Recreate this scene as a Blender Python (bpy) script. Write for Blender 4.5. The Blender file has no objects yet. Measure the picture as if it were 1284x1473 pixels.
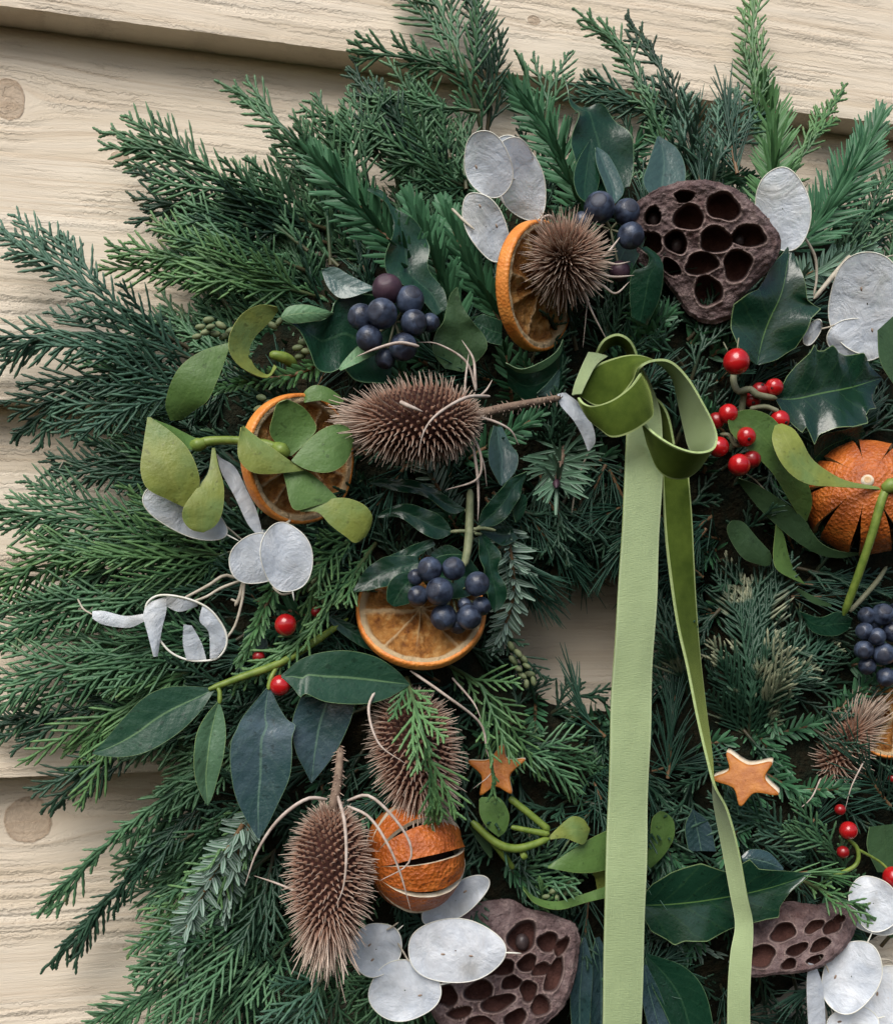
import bpy, math, random
import numpy as np
from mathutils import Vector, noise as mnoise

# ------------------------------------------------------------------ camera, world, sun, exposure
SC = bpy.context.scene
W_PX, H_PX, F_PX, CX, CY = 1284.0, 1473.0, 1600.0, 642.0, 888.0
TH = math.radians(15.1)
CAM = np.array([0.0, -0.47, 0.0])
FWD = np.array([math.sin(TH), math.cos(TH), 0.0])
RGT = np.array([math.cos(TH), -math.sin(TH), 0.0])
UPV = np.array([0.0, 0.0, 1.0])
cam_data = bpy.data.cameras.new('camera'); cam = bpy.data.objects.new('camera', cam_data)
SC.collection.objects.link(cam); SC.camera = cam
cam.location = CAM; cam.rotation_euler = (math.radians(90), 0, -TH)
cam_data.sensor_fit = 'HORIZONTAL'; cam_data.sensor_width = 36.0
cam_data.lens = F_PX / W_PX * 36.0
cam_data.shift_y = (CY - H_PX / 2) / W_PX
cam_data.clip_start = 0.01; cam_data.clip_end = 50.0

SUN_EL, SUN_AZ = math.radians(46), math.radians(-34)      # azimuth measured from straight behind the camera, negative = left
world = bpy.data.worlds.new('World'); SC.world = world; world.use_nodes = True
wn = world.node_tree.nodes; wl = world.node_tree.links
bg = wn['Background']; sky = wn.new('ShaderNodeTexSky'); sky.sky_type = 'NISHITA'
sky.sun_disc = False; sky.sun_elevation = SUN_EL
sx, sy = math.sin(SUN_AZ), -math.cos(SUN_AZ)              # horizontal direction towards the sun
sky.sun_rotation = math.atan2(sx, sy); sky.air_density = 1.0; sky.dust_density = 3.0; sky.ozone_density = 1.0
wl.new(sky.outputs[0], bg.inputs[0]); bg.inputs[1].default_value = 0.055
sun_data = bpy.data.lights.new('sun', 'SUN'); sun = bpy.data.objects.new('sun', sun_data); SC.collection.objects.link(sun)
sun_data.energy = 1.5; sun_data.angle = math.radians(44); sun_data.color = (1.0, 0.97, 0.93)
sd = Vector((sx * math.cos(SUN_EL), sy * math.cos(SUN_EL), math.sin(SUN_EL)))
sun.rotation_euler = sd.to_track_quat('Z', 'Y').to_euler()
SC.view_settings.view_transform = 'Standard'; SC.view_settings.look = 'None'
SC.view_settings.gamma = 1.0; SC.view_settings.use_curve_mapping = False
SC.view_settings.exposure = 1.10
SC.render.engine = 'CYCLES'
SC.render.resolution_x = 892; SC.render.resolution_y = 1024

# ------------------------------------------------------------------ placing: photo position + height above the wall
U = 0.00028                                                # one unit of height, metres
rng = np.random.default_rng(7); random.seed(7)
def ray(x, y): return FWD + RGT * ((x - CX) / F_PX) - UPV * ((y - CY) / F_PX)
def P(x, y, d=0.0):
    r = ray(x, y); t = (-CAM[1] - d * U) / r[1]
    return CAM + r * t
def PXS(x, y, d=0.0):
    r = ray(x, y); return (-CAM[1] - d * U) / r[1] / F_PX
def nrm(v): return v / (np.linalg.norm(v, axis=-1, keepdims=True) + 1e-12)
def frame(x, y):
    r = nrm(ray(x, y)); right = nrm(np.cross(r, UPV)); up = np.cross(right, r)
    return right, up, -r
def catmull(pts, n, closed=False):
    p = np.array(pts, float)
    if len(p) == 1: return np.repeat(p, n, 0)
    if closed: q = np.vstack([p[-1], p, p[0], p[1]])
    else: q = np.vstack([2 * p[0] - p[1], p, 2 * p[-1] - p[-2]])
    out = []; segs = len(q) - 3; S = 14
    for i in range(segs):
        t = np.linspace(0, 1, S, endpoint=False)[:, None]; a, b, c, d = q[i], q[i+1], q[i+2], q[i+3]
        out.append(0.5 * ((2*b) + (c-a)*t + (2*a-5*b+4*c-d)*t*t + (3*b-a-3*c+d)*t**3))
    out.append(q[-2][None]); o = np.vstack(out)
    s = np.concatenate([[0], np.cumsum(np.linalg.norm(np.diff(o, axis=0), axis=1))])
    u = np.linspace(0, s[-1], n, endpoint=not closed)
    return np.stack([np.interp(u, s, o[:, k]) for k in range(o.shape[1])], 1)
def W3(pts, d=0.0): return np.array([P(p[0], p[1], p[2] if len(p) > 2 else d) for p in pts])
def sstep(a, b, x): t = np.clip((x - a) / (b - a), 0, 1); return t * t * (3 - 2 * t)

# ------------------------------------------------------------------ mesh gathering
COL = SC.collection
class Acc:
    def __init__(s): s.v = []; s.q = []; s.m = []; s.at = {}; s.n = 0; s.uv = []
    def add(s, v, q, mat=0, uv=None, **at):
        v = np.asarray(v, float).reshape(-1, 3); q = np.asarray(q, int).reshape(-1, 4)
        for k in set(list(at) + list(s.at)):
            s.at.setdefault(k, [np.zeros(s.n)] if s.n else [])
            a = at.get(k, 0.0); s.at[k].append(np.full(len(v), a) if np.isscalar(a) else np.asarray(a, float).reshape(-1))
        s.uv.append(np.zeros((len(v), 2)) if uv is None else np.asarray(uv, float).reshape(-1, 2))
        s.v.append(v); s.q.append(q + s.n)
        s.m.append(np.full(len(q), mat, int) if np.isscalar(mat) else np.asarray(mat, int)); s.n += len(v)
    def mesh(s, name, mats, base=(0, 0, 0), smooth=True, use_uv=False):
        v = np.vstack(s.v) - np.asarray(base); q = np.vstack(s.q); mi = np.concatenate(s.m)
        tri = q[:, 2] == q[:, 3]
        cnt = np.where(tri, 3, 4); loops = q[np.arange(4)[None, :] < cnt[:, None]]
        me = bpy.data.meshes.new(name); me.vertices.add(len(v)); me.vertices.foreach_set('co', v.ravel())
        me.loops.add(len(loops)); me.loops.foreach_set('vertex_index', loops.astype(np.int32))
        me.polygons.add(len(q)); me.polygons.foreach_set('loop_start', np.concatenate([[0], np.cumsum(cnt)[:-1]]).astype(np.int32))
        me.polygons.foreach_set('material_index', mi.astype(np.int32))
        me.polygons.foreach_set('use_smooth', np.full(len(q), smooth))
        for k, a in s.at.items():
            at = me.attributes.new(k, 'FLOAT', 'POINT'); at.data.foreach_set('value', np.concatenate(a).astype(np.float32))
        if use_uv:
            uv = np.vstack(s.uv)[loops]; l = me.uv_layers.new(name='UVMap'); l.data.foreach_set('uv', uv.astype(np.float32).ravel())
        for m in (mats if isinstance(mats, (list, tuple)) else [mats]): me.materials.append(m)
        me.update(calc_edges=True); me.validate()
        return me
    def obj(s, name, mats, parent=None, base=None, smooth=True, use_uv=False):
        b = np.array(parent.location) if parent is not None and base is None else np.asarray(base if base is not None else (0, 0, 0))
        o = bpy.data.objects.new(name, s.mesh(name, mats, b, smooth, use_uv)); COL.objects.link(o)
        if parent is not None: o.parent = parent
        else: o.location = b
        return o
def tag(o, label=None, cat=None, group=None, kind=None):
    if label: o['label'] = label
    if cat: o['category'] = cat
    if group: o['group'] = group
    if kind: o['kind'] = kind
    return o
def thing(name, loc, label, cat, group=None):
    o = bpy.data.objects.new(name, None); COL.objects.link(o); o.location = loc; o.empty_display_size = 0.01
    return tag(o, label, cat, group)
def gridq(n, m, wrap=False):
    i, j = np.meshgrid(np.arange(n - 1), np.arange(m if wrap else m - 1), indexing='ij'); j2 = (j + 1) % m
    return np.stack([i*m + j, i*m + j2, (i+1)*m + j2, (i+1)*m + j], -1).reshape(-1, 4)
def tubes(acc, pts, rad, sides=5, mat=0, **at):
    pts = np.asarray(pts, float); rad = np.asarray(rad, float); N, K = pts.shape[:2]
    T = nrm(np.gradient(pts, axis=1)); ref = -FWD + np.array([0.013, 0, 0.21])
    a = nrm(np.cross(T, ref)); b = np.cross(a, T)
    an = np.linspace(0, 2*math.pi, sides, endpoint=False) + 0.6
    ring = pts[:, :, None] + rad[:, :, None, None] * (a[:, :, None] * np.cos(an)[None, None, :, None] + b[:, :, None] * np.sin(an)[None, None, :, None])
    q0 = gridq(K, sides, True)
    q = (q0[None] + (np.arange(N) * K * sides)[:, None, None]).reshape(-1, 4)
    ex = {}
    for k, x in at.items():
        x = np.asarray(x, float)
        if x.ndim == 1: x = np.repeat(x[:, None], K, 1)
        ex[k] = np.repeat(x[:, :, None], sides, 2)
    acc.add(ring, q, mat, **ex)
def tube(acc, pts, rad, n=16, sides=7, mat=0, world=False, d=0.0, **at):
    c = catmull(pts if world else W3(pts, d), n)
    r = np.interp(np.linspace(0, 1, n), np.linspace(0, 1, len(np.atleast_1d(rad))), np.atleast_1d(rad)) * U
    r[-1] *= 0.35; r[0] *= 0.6
    tubes(acc, c[None], r[None], sides, mat, **{k: np.array([v]) for k, v in at.items()})
def polyline(p, n):
    p = np.asarray(p, float); s = np.concatenate([[0], np.cumsum(np.linalg.norm(np.diff(p, axis=0), axis=1))]); u = np.linspace(0, s[-1], n)
    return np.stack([np.interp(u, s, p[:, k]) for k in range(3)], 1)
def strip(acc, L, R, n=26, cols=8, lin=0.0, d=0.0, th=1.2, bulge=0.0, crease=0.0, wave=0.0, wf=3.0, mats=(0, 1, 0), seed=0, flip=False, world=False):
    """surface between two edge lines, with a real thickness"""
    m = cols; l = catmull(L if world else W3(L, d), n); r = catmull(R if world else W3(R, d), n)
    if lin:   # spiny margin: the blade follows a smoothed edge, only its outer part runs out into the spines
        lo_, ro_ = polyline(W3(L, d), n), polyline(W3(R, d), n); ker = np.hanning(n // 3 * 2 + 1); ker /= ker.sum(); h_ = len(ker) // 2
        sm = lambda a_: np.stack([np.convolve(np.concatenate([2 * a_[0, k] - a_[h_:0:-1, k], a_[:, k], 2 * a_[-1, k] - a_[-2:-h_ - 2:-1, k]]), ker, 'valid') for k in range(3)], 1)
        l, r = sm(lo_), sm(ro_)
    v = np.linspace(-1, 1, m + 1)
    g = l[:, None] * (0.5 - v[None, :, None] / 2) + r[:, None] * (0.5 + v[None, :, None] / 2)
    if lin:
        wl = np.clip((-v - 0.45) / 0.55, 0, 1)**1.4; wr = np.clip((v - 0.45) / 0.55, 0, 1)**1.4
        g = g + (lo_ - l)[:, None] * wl[None, :, None] + (ro_ - r)[:, None] * wr[None, :, None]
    Tn = np.gradient((l + r) / 2, axis=0); S = r - l; wd = np.linalg.norm(S, axis=1)
    N = nrm(np.cross(Tn, S)); mid = (l + r) / 2
    sg = np.sign(np.sum(N * (CAM - mid), 1).sum() or 1.0) * (-1 if flip else 1); N = N * sg
    prof = bulge * (1 - v**2)[None, :] - crease * (1 - np.abs(v))[None, :]**1.3
    g = g + N[:, None] * (prof * wd[:, None])[:, :, None]
    if wave:
        u = np.linspace(0, 1, n)[:, None]
        wv = wave * np.abs(v)[None, :]**1.5 * np.sin(wf*2*math.pi*u + seed + (v[None, :] > 0) * 1.7) * np.sin(math.pi*np.clip(u, 0.02, 0.98))
        g = g + N[:, None] * (wv * U)[:, :, None]
    gu = np.gradient(g, axis=0); gv = np.gradient(g, axis=1); NN = nrm(np.cross(gu, gv)) * sg
    back = g - NN * (th * U)
    uv = np.stack(np.broadcast_arrays(v[None, :] * 0.5 + 0.5, np.linspace(0, 1, n)[:, None]), -1)
    q = gridq(n, m + 1)
    if sg > 0: qf, qb = q, q[:, ::-1]
    else: qf, qb = q[:, ::-1], q
    acc.add(g, qf, mats[0], uv); acc.add(back, qb, mats[1], uv)
    b = np.concatenate([np.arange(m), np.arange(1, n) * (m+1) - 1, [n*(m+1) - 1], (n-1)*(m+1) + np.arange(m - 1, 0, -1), np.arange(n - 1, 0, -1) * (m+1)])
    b = np.array([x for i, x in enumerate(b) if i == 0 or x != b[i-1]]); K = len(b)
    gv_, bv_ = g.reshape(-1, 3)[b], back.reshape(-1, 3)[b]; i = np.arange(K); j = (i + 1) % K
    acc.add(np.vstack([gv_, bv_]), np.stack([i, j, j + K, i + K], 1), mats[2], np.vstack([uv.reshape(-1, 2)[b]] * 2))
    return g

# ------------------------------------------------------------------ materials
def mat(name, build):
    m = bpy.data.materials.new(name); m.use_nodes = True; nt = m.node_tree
    b = nt.nodes['Principled BSDF']; build(nt, b); return m
def N(nt, t, **kw):
    n = nt.nodes.new(t)
    for k, v in kw.items(): setattr(n, k, v)
    return n
def ramp(nt, fac, stops, interp='LINEAR'):
    r = N(nt, 'ShaderNodeValToRGB'); r.color_ramp.interpolation = interp; e = r.color_ramp.elements
    while len(e) < len(stops): e.new(0.5)
    for x, (p, c) in zip(e, stops): x.position = p; x.color = (*c, 1) if len(c) == 3 else c
    nt.links.new(fac, r.inputs[0]); return r.outputs[0]
def mix(nt, fac, a, b, blend='MIX'):
    n = N(nt, 'ShaderNodeMix', data_type='RGBA', blend_type=blend)
    for k, x in ((0, fac), (6, a), (7, b)):
        if hasattr(x, 'is_output'): nt.links.new(x, n.inputs[k])
        else: n.inputs[k].default_value = x if not isinstance(x, tuple) else (*x, 1)
    return n.outputs[2]
def math_(nt, op, a, b=0.0, c=0.0):
    n = N(nt, 'ShaderNodeMath', operation=op)
    for k, x in ((0, a), (1, b), (2, c)):
        if hasattr(x, 'is_output'): nt.links.new(x, n.inputs[k])
        else: n.inputs[k].default_value = x
    return n.outputs[0]
def attr(nt, name): return N(nt, 'ShaderNodeAttribute', attribute_name=name).outputs['Fac']
def noise(nt, scale, detail=4, rough=0.55, vec=None, sc=None, dist=0.0):
    n = N(nt, 'ShaderNodeTexNoise'); n.inputs['Scale'].default_value = scale; n.inputs['Detail'].default_value = detail
    n.inputs['Roughness'].default_value = rough; n.inputs['Distortion'].default_value = dist
    if vec is None:
        g = N(nt, 'ShaderNodeNewGeometry'); vec = g.outputs['Position']
    if sc:
        mp = N(nt, 'ShaderNodeMapping'); mp.inputs['Scale'].default_value = sc; nt.links.new(vec, mp.inputs[0]); vec = mp.outputs[0]
    nt.links.new(vec, n.inputs['Vector']); return n.outputs['Fac']
def bump(nt, b, h, strength, dist=0.0003):
    n = N(nt, 'ShaderNodeBump'); n.inputs['Strength'].default_value = strength; n.inputs['Distance'].default_value = dist
    nt.links.new(h, n.inputs['Height']); nt.links.new(n.outputs[0], b.inputs['Normal'])
def setp(b, **kw):
    for k, v in kw.items(): b.inputs[k.replace('_', ' ')].default_value = v if not isinstance(v, tuple) else (*v, 1)

KNOTS = []   # filled below: (x, z, rx, rz)
def foliage_mat(name, dark, lite, tipc, rough=0.45, spec=0.38, stem=(0.10, 0.06, 0.03), patchy=False):
    def f(nt, b):
        c = mix(nt, attr(nt, 'rnd'), dark, lite)
        tf = math_(nt, 'MULTIPLY', attr(nt, 'tip'), 0.75)
        if patchy: tf = math_(nt, 'MULTIPLY', ramp(nt, noise(nt, 65, 2), [(0.52, (0, 0, 0)), (0.60, (1.6, 1.6, 1.6))]), math_(nt, 'ADD', attr(nt, 'tip'), 0.15))
        c = mix(nt, tf, c, tipc)
        c = mix(nt, math_(nt, 'MULTIPLY', noise(nt, 900, 3), 0.35), c, tuple(x * 0.45 for x in dark))
        br = math_(nt, 'MULTIPLY', ramp(nt, noise(nt, 95, 2), [(0.66, (0, 0, 0)), (0.72, (0.8, 0.8, 0.8))]), attr(nt, 'tip'))
        if not patchy: c = mix(nt, br, c, (0.20, 0.13, 0.05))
        c = mix(nt, attr(nt, 'stem'), c, stem)
        nt.links.new(c, b.inputs['Base Color']); setp(b, Roughness=rough, Specular_IOR_Level=spec)
        bump(nt, b, noise(nt, 2500, 2), 0.4, 0.0002)
    return mat(name, f)
def needle_mat(name, top, lite, stripe):
    def f(nt, b):
        c = mix(nt, attr(nt, 'rnd'), top, lite)
        c = mix(nt, math_(nt, 'MULTIPLY', attr(nt, 'tip'), 0.3), c, tuple(x * 1.7 for x in lite))
        c = mix(nt, attr(nt, 'stripe'), c, stripe)
        c = mix(nt, attr(nt, 'stem'), c, (0.17, 0.10, 0.05))
        nt.links.new(c, b.inputs['Base Color']); setp(b, Roughness=0.42, Specular_IOR_Level=0.32)
    return mat(name, f)
def leaf_mat(name, base, vein, edge, rough=0.3, spec=0.5, mott=0.35, vstr=0.8, patch=None, coat=0.0, estr=0.9, ew=0.95, vfine=0.18, par=False, mw=0.022, quilt=0.12):
    def f(nt, b):
        uv = N(nt, 'ShaderNodeUVMap', uv_map='UVMap').outputs[0]; s = N(nt, 'ShaderNodeSeparateXYZ'); nt.links.new(uv, s.inputs[0])
        e = math_(nt, 'ABSOLUTE', math_(nt, 'SUBTRACT', math_(nt, 'MULTIPLY', s.outputs[0], 2.0), 1.0))
        oi = N(nt, 'ShaderNodeObjectInfo').outputs['Random']
        nz = noise(nt, 140, 5); nf = noise(nt, 900, 3)
        c = mix(nt, math_(nt, 'MULTIPLY', ramp(nt, nz, [(0.35, (0, 0, 0)), (0.65, (1, 1, 1))]), mott), base, tuple(x * 0.5 for x in base))
        c = mix(nt, math_(nt, 'MULTIPLY', oi, 0.35), c, tuple(x * 1.5 for x in base))
        if patch: c = mix(nt, ramp(nt, noise(nt, 55, 3), [(0.42, (0, 0, 0)), (0.7, (1, 1, 1))]), c, patch)
        if par: fr = math_(nt, 'FRACT', math_(nt, 'ADD', math_(nt, 'MULTIPLY', s.outputs[0], 7.0), math_(nt, 'MULTIPLY', nz, 0.8)))
        else: fr = math_(nt, 'FRACT', math_(nt, 'SUBTRACT', math_(nt, 'MULTIPLY', s.outputs[1], 7.0), math_(nt, 'ADD', math_(nt, 'MULTIPLY', e, 1.6), math_(nt, 'MULTIPLY', nz, 0.6))))
        vl = ramp(nt, math_(nt, 'ABSOLUTE', math_(nt, 'SUBTRACT', fr, 0.5)), [(0.0, (1, 1, 1)), (0.09, (0, 0, 0))])
        c = mix(nt, math_(nt, 'MULTIPLY', vl, vfine), c, vein)
        mr = ramp(nt, e, [(0.0, (1, 1, 1)), (mw, (1, 1, 1)), (mw * 2.6, (0, 0, 0))])
        c = mix(nt, math_(nt, 'MULTIPLY', mr, vstr), c, vein)
        ed = ramp(nt, e, [(ew, (0, 0, 0)), (min(0.995, ew + 0.035), (1, 1, 1))])
        c = mix(nt, math_(nt, 'MULTIPLY', ed, estr), c, edge)
        sp = ramp(nt, noise(nt, 420, 2, 0.4), [(0.66, (0, 0, 0)), (0.70, (1, 1, 1))])
        c = mix(nt, math_(nt, 'MULTIPLY', sp, 0.45), c, tuple(x * 0.3 for x in base))
        nt.links.new(c, b.inputs['Base Color'])
        rr = N(nt, 'ShaderNodeMapRange'); nt.links.new(noise(nt, 200, 4), rr.inputs[0]); rr.inputs[3].default_value = rough * 0.7; rr.inputs[4].default_value = rough * 1.5
        nt.links.new(rr.outputs[0], b.inputs['Roughness']); setp(b, Specular_IOR_Level=spec, Coat_Weight=coat, Coat_Roughness=0.15)
        vw = ramp(nt, math_(nt, 'ABSOLUTE', math_(nt, 'SUBTRACT', fr, 0.5)), [(0.0, (0, 0, 0)), (0.5, (1, 1, 1))])
        h = math_(nt, 'ADD', math_(nt, 'MULTIPLY', nf, 0.25), math_(nt, 'ADD', math_(nt, 'MULTIPLY', nz, 1.6), math_(nt, 'MULTIPLY', vw, quilt)))
        bump(nt, b, h, 0.55, 0.0008)
    return mat(name, f)

M = {}
M['cypress'] = foliage_mat('cypress_green', (0.022, 0.076, 0.036), (0.092, 0.215, 0.105), (0.20, 0.37, 0.17))
M['cypress_blue'] = foliage_mat('cypress_blue_green', (0.024, 0.072, 0.048), (0.085, 0.185, 0.125), (0.16, 0.30, 0.18))
M['cypress_light'] = foliage_mat('cypress_fresh_green', (0.040, 0.115, 0.045), (0.12, 0.25, 0.095), (0.24, 0.42, 0.14))
M['cypress_shaded'] = foliage_mat('cypress_shaded_green', (0.010, 0.034, 0.020), (0.032, 0.085, 0.050), (0.055, 0.13, 0.07))  # darker cypress copy, shade of the wreath interior put into its colour
M['cypress_cream'] = foliage_mat('cypress_variegated', (0.016, 0.055, 0.032), (0.040, 0.10, 0.060), (0.40, 0.41, 0.26), patchy=True)
M['fir'] = needle_mat('fir_needle', (0.018, 0.072, 0.032), (0.060, 0.165, 0.080), (0.36, 0.44, 0.41))
M['fir_light'] = needle_mat('fir_needle_fresh', (0.045, 0.13, 0.045), (0.085, 0.19, 0.07), (0.32, 0.42, 0.36))
M['pine'] = needle_mat('pine_needle', (0.010, 0.040, 0.026), (0.034, 0.090, 0.060), (0.2, 0.28, 0.26))
M['holly'] = leaf_mat('holly_leaf', (0.008, 0.034, 0.018), (0.13, 0.25, 0.07), (0.22, 0.32, 0.14), rough=0.22, spec=0.4, coat=0.45, ew=0.975, vfine=0.06, mw=0.010, vstr=0.6, quilt=0.18)
M['holly_back'] = leaf_mat('holly_leaf_underside', (0.14, 0.22, 0.10), (0.25, 0.33, 0.15), (0.25, 0.33, 0.15), rough=0.5)
M['bay'] = leaf_mat('smooth_holly_leaf', (0.016, 0.056, 0.032), (0.12, 0.22, 0.10), (0.18, 0.28, 0.12), rough=0.36, spec=0.35, coat=0.1, ew=0.975, vfine=0.06)
M['bay_sky'] = leaf_mat('holly_leaf_sky_sheen', (0.024, 0.060, 0.062), (0.11, 0.20, 0.15), (0.15, 0.25, 0.12), rough=0.24, spec=0.7, coat=0.5, ew=0.975, vfine=0.14, patch=(0.060, 0.100, 0.125), quilt=0.18)  # bluish base and patches stand in for sky reflected on the gloss
M['bay_light'] = leaf_mat('young_holly_leaf', (0.075, 0.16, 0.085), (0.2, 0.32, 0.14), (0.24, 0.36, 0.14), rough=0.35, ew=0.96, vfine=0.06)
M['ivy'] = leaf_mat('ivy_leaf', (0.008, 0.038, 0.020), (0.05, 0.12, 0.06), (0.12, 0.22, 0.11), rough=0.28, spec=0.35, coat=0.2, vstr=0.4, ew=0.965, vfine=0.10)
M['ivy_sky'] = leaf_mat('ivy_leaf_sky_sheen', (0.040, 0.085, 0.075), (0.08, 0.15, 0.12), (0.13, 0.22, 0.14), rough=0.3, spec=0.6, coat=0.3, ew=0.965)  # sky sheen of the glossy leaves put into the grey-blue base
M['ivy_back'] = leaf_mat('ivy_leaf_underside', (0.10, 0.22, 0.10), (0.2, 0.3, 0.14), (0.2, 0.3, 0.16), rough=0.5)
M['mist'] = leaf_mat('mistletoe_leaf', (0.190, 0.225, 0.045), (0.28, 0.30, 0.09), (0.30, 0.33, 0.10), rough=0.42, spec=0.35, vstr=0.2, vfine=0.16, par=True, mott=0.45, quilt=0.0, patch=(0.13, 0.215, 0.07), ew=0.97)
M['mist_green'] = leaf_mat('mistletoe_leaf_green', (0.082, 0.158, 0.040), (0.14, 0.22, 0.065), (0.20, 0.28, 0.09), rough=0.42, spec=0.35, vstr=0.2, vfine=0.13, par=True, mott=0.45, quilt=0.0, ew=0.97)
M['mist_dark'] = leaf_mat('mistletoe_leaf_dark', (0.040, 0.085, 0.035), (0.07, 0.13, 0.05), (0.14, 0.22, 0.10), rough=0.42, spec=0.35, vstr=0.15, vfine=0.12, par=True, quilt=0.0, ew=0.97)  # darker copy; puts shade into the colour of leaves below the red berries
def simple(name, col, col2=None, rough=0.5, spec=0.4, ns=300, bs=0.3, bd=0.0004, sheen=0.0, coat=0.0, lo=0.35, hi=0.65):
    def f(nt, b):
        c = mix(nt, ramp(nt, noise(nt, ns, 5), [(lo, (0, 0, 0)), (hi, (1, 1, 1))]), col, col2 or tuple(x * 0.6 for x in col))
        nt.links.new(c, b.inputs['Base Color']); setp(b, Roughness=rough, Specular_IOR_Level=spec, Sheen_Weight=sheen, Coat_Weight=coat, Coat_Roughness=0.12)
        bump(nt, b, noise(nt, ns * 2.2, 4), bs, bd)
    return mat(name, f)
M['mist_stem'] = simple('mistletoe_stem', (0.20, 0.27, 0.05), (0.12, 0.19, 0.03), 0.45)
M['ivy_stem'] = simple('ivy_stem', (0.25, 0.27, 0.15), (0.15, 0.18, 0.09), 0.6)
M['twig'] = simple('holly_twig', (0.20, 0.20, 0.13), (0.12, 0.13, 0.07), 0.6)
M['straw'] = simple('straw_stem', (0.52, 0.47, 0.38), (0.35, 0.31, 0.24), 0.6)
M['bud'] = simple('cypress_bud', (0.19, 0.22, 0.11), (0.10, 0.14, 0.06), 0.6)
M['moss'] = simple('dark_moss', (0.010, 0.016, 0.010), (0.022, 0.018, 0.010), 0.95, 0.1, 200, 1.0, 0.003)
M['red'] = simple('holly_berry_red', (0.50, 0.012, 0.014), (0.36, 0.008, 0.010), 0.22, 0.5, 120, 0.05, coat=0.5)
M['red_dull'] = simple('holly_berry_dark_red', (0.30, 0.008, 0.010), (0.2, 0.006, 0.008), 0.3, 0.5, 120, 0.05, coat=0.2)
M['berry'] = simple('ivy_berry_bloom', (0.008, 0.010, 0.020), (0.070, 0.096, 0.155), 0.36, 0.5, 230, 0.5, 0.0005, lo=0.36, hi=0.68)
M['berry_purple'] = simple('ivy_berry_purple', (0.075, 0.038, 0.055), (0.035, 0.018, 0.03), 0.5, 0.4, 160, 0.4, 0.0004)
M['berry_cap'] = simple('ivy_berry_cap', (0.016, 0.018, 0.030), (0.038, 0.048, 0.075), 0.55)
M['black'] = simple('berry_calyx_black', (0.012, 0.01, 0.01), None, 0.6)
def f_spine(nt, b):
    c = ramp(nt, attr(nt, 'tip'), [(0.0, (0.15, 0.072, 0.045)), (0.25, (0.30, 0.175, 0.12)), (1.0, (0.64, 0.53, 0.43))])
    c = mix(nt, math_(nt, 'MULTIPLY', attr(nt, 'rnd'), 0.40), c, (0.18, 0.09, 0.065))
    nt.links.new(c, b.inputs['Base Color']); setp(b, Roughness=0.6, Specular_IOR_Level=0.25)
M['spine'] = mat('teasel_spine', f_spine)
M['teasel_body'] = simple('teasel_body', (0.040, 0.014, 0.010), (0.02, 0.008, 0.006), 0.85, 0.15, 400, 0.8)
M['teasel_stem'] = simple('teasel_stem', (0.26, 0.19, 0.14), (0.15, 0.10, 0.075), 0.75, 0.2, 300, 0.8)
M['bract'] = simple('teasel_bract', (0.56, 0.48, 0.42), (0.38, 0.30, 0.25), 0.65, 0.25, 300, 0.4)
def f_lotus(nt, b):
    s = ramp(nt, noise(nt, 170, 6, 0.65), [(0.3, (0.060, 0.036, 0.036)), (0.5, (0.165, 0.112, 0.110)), (0.72, (0.33, 0.25, 0.235))])
    s = mix(nt, ramp(nt, noise(nt, 60, 3), [(0.5, (0, 0, 0)), (0.7, (0.5, 0.5, 0.5))]), s, (0.11, 0.045, 0.035))
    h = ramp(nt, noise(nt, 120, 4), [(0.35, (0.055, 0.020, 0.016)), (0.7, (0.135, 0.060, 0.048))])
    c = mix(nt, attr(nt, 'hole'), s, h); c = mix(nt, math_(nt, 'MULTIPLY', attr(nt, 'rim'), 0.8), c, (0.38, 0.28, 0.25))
    nt.links.new(c, b.inputs['Base Color']); setp(b, Roughness=0.7, Specular_IOR_Level=0.3)
    bump(nt, b, math_(nt, 'ADD', noise(nt, 350, 6, 0.7), math_(nt, 'MULTIPLY', noise(nt, 1100, 3), 0.5)), 1.0, 0.0020)
M['lotus'] = mat('lotus_pod_skin', f_lotus)
M['seed'] = simple('lotus_seed', (0.06, 0.045, 0.045), (0.03, 0.02, 0.02), 0.4)
def f_peel(nt, b):
    nz = noise(nt, 130, 5)
    c = ramp(nt, nz, [(0.3, (0.30, 0.066, 0.010)), (0.55, (0.50, 0.125, 0.018)), (0.75, (0.60, 0.19, 0.035))])
    c = mix(nt, ramp(nt, noise(nt, 45, 4), [(0.55, (0, 0, 0)), (0.75, (0.8, 0.8, 0.8))]), c, (0.25, 0.055, 0.018))
    nt.links.new(c, b.inputs['Base Color']); setp(b, Roughness=0.38, Specular_IOR_Level=0.5)
    v = N(nt, 'ShaderNodeTexVoronoi'); v.inputs['Scale'].default_value = 700; g = N(nt, 'ShaderNodeNewGeometry'); nt.links.new(g.outputs['Position'], v.inputs['Vector'])
    bump(nt, b, math_(nt, 'ADD', math_(nt, 'MULTIPLY', v.outputs['Distance'], 0.6), noise(nt, 420, 5, 0.65)), 0.8, 0.0011)
M['peel'] = mat('dried_orange_peel', f_peel)
def f_rind(nt, b):
    c = ramp(nt, noise(nt, 160, 4), [(0.35, (0.62, 0.19, 0.030)), (0.65, (0.74, 0.29, 0.06))])
    nt.links.new(c, b.inputs['Base Color']); setp(b, Roughness=0.45, Specular_IOR_Level=0.4)
    v = N(nt, 'ShaderNodeTexVoronoi'); v.inputs['Scale'].default_value = 800; g = N(nt, 'ShaderNodeNewGeometry'); nt.links.new(g.outputs['Position'], v.inputs['Vector'])
    bump(nt, b, math_(nt, 'ADD', v.outputs['Distance'], noise(nt, 300, 3)), 0.5, 0.0005)
M['rind'] = mat('orange_slice_rind', f_rind)
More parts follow.
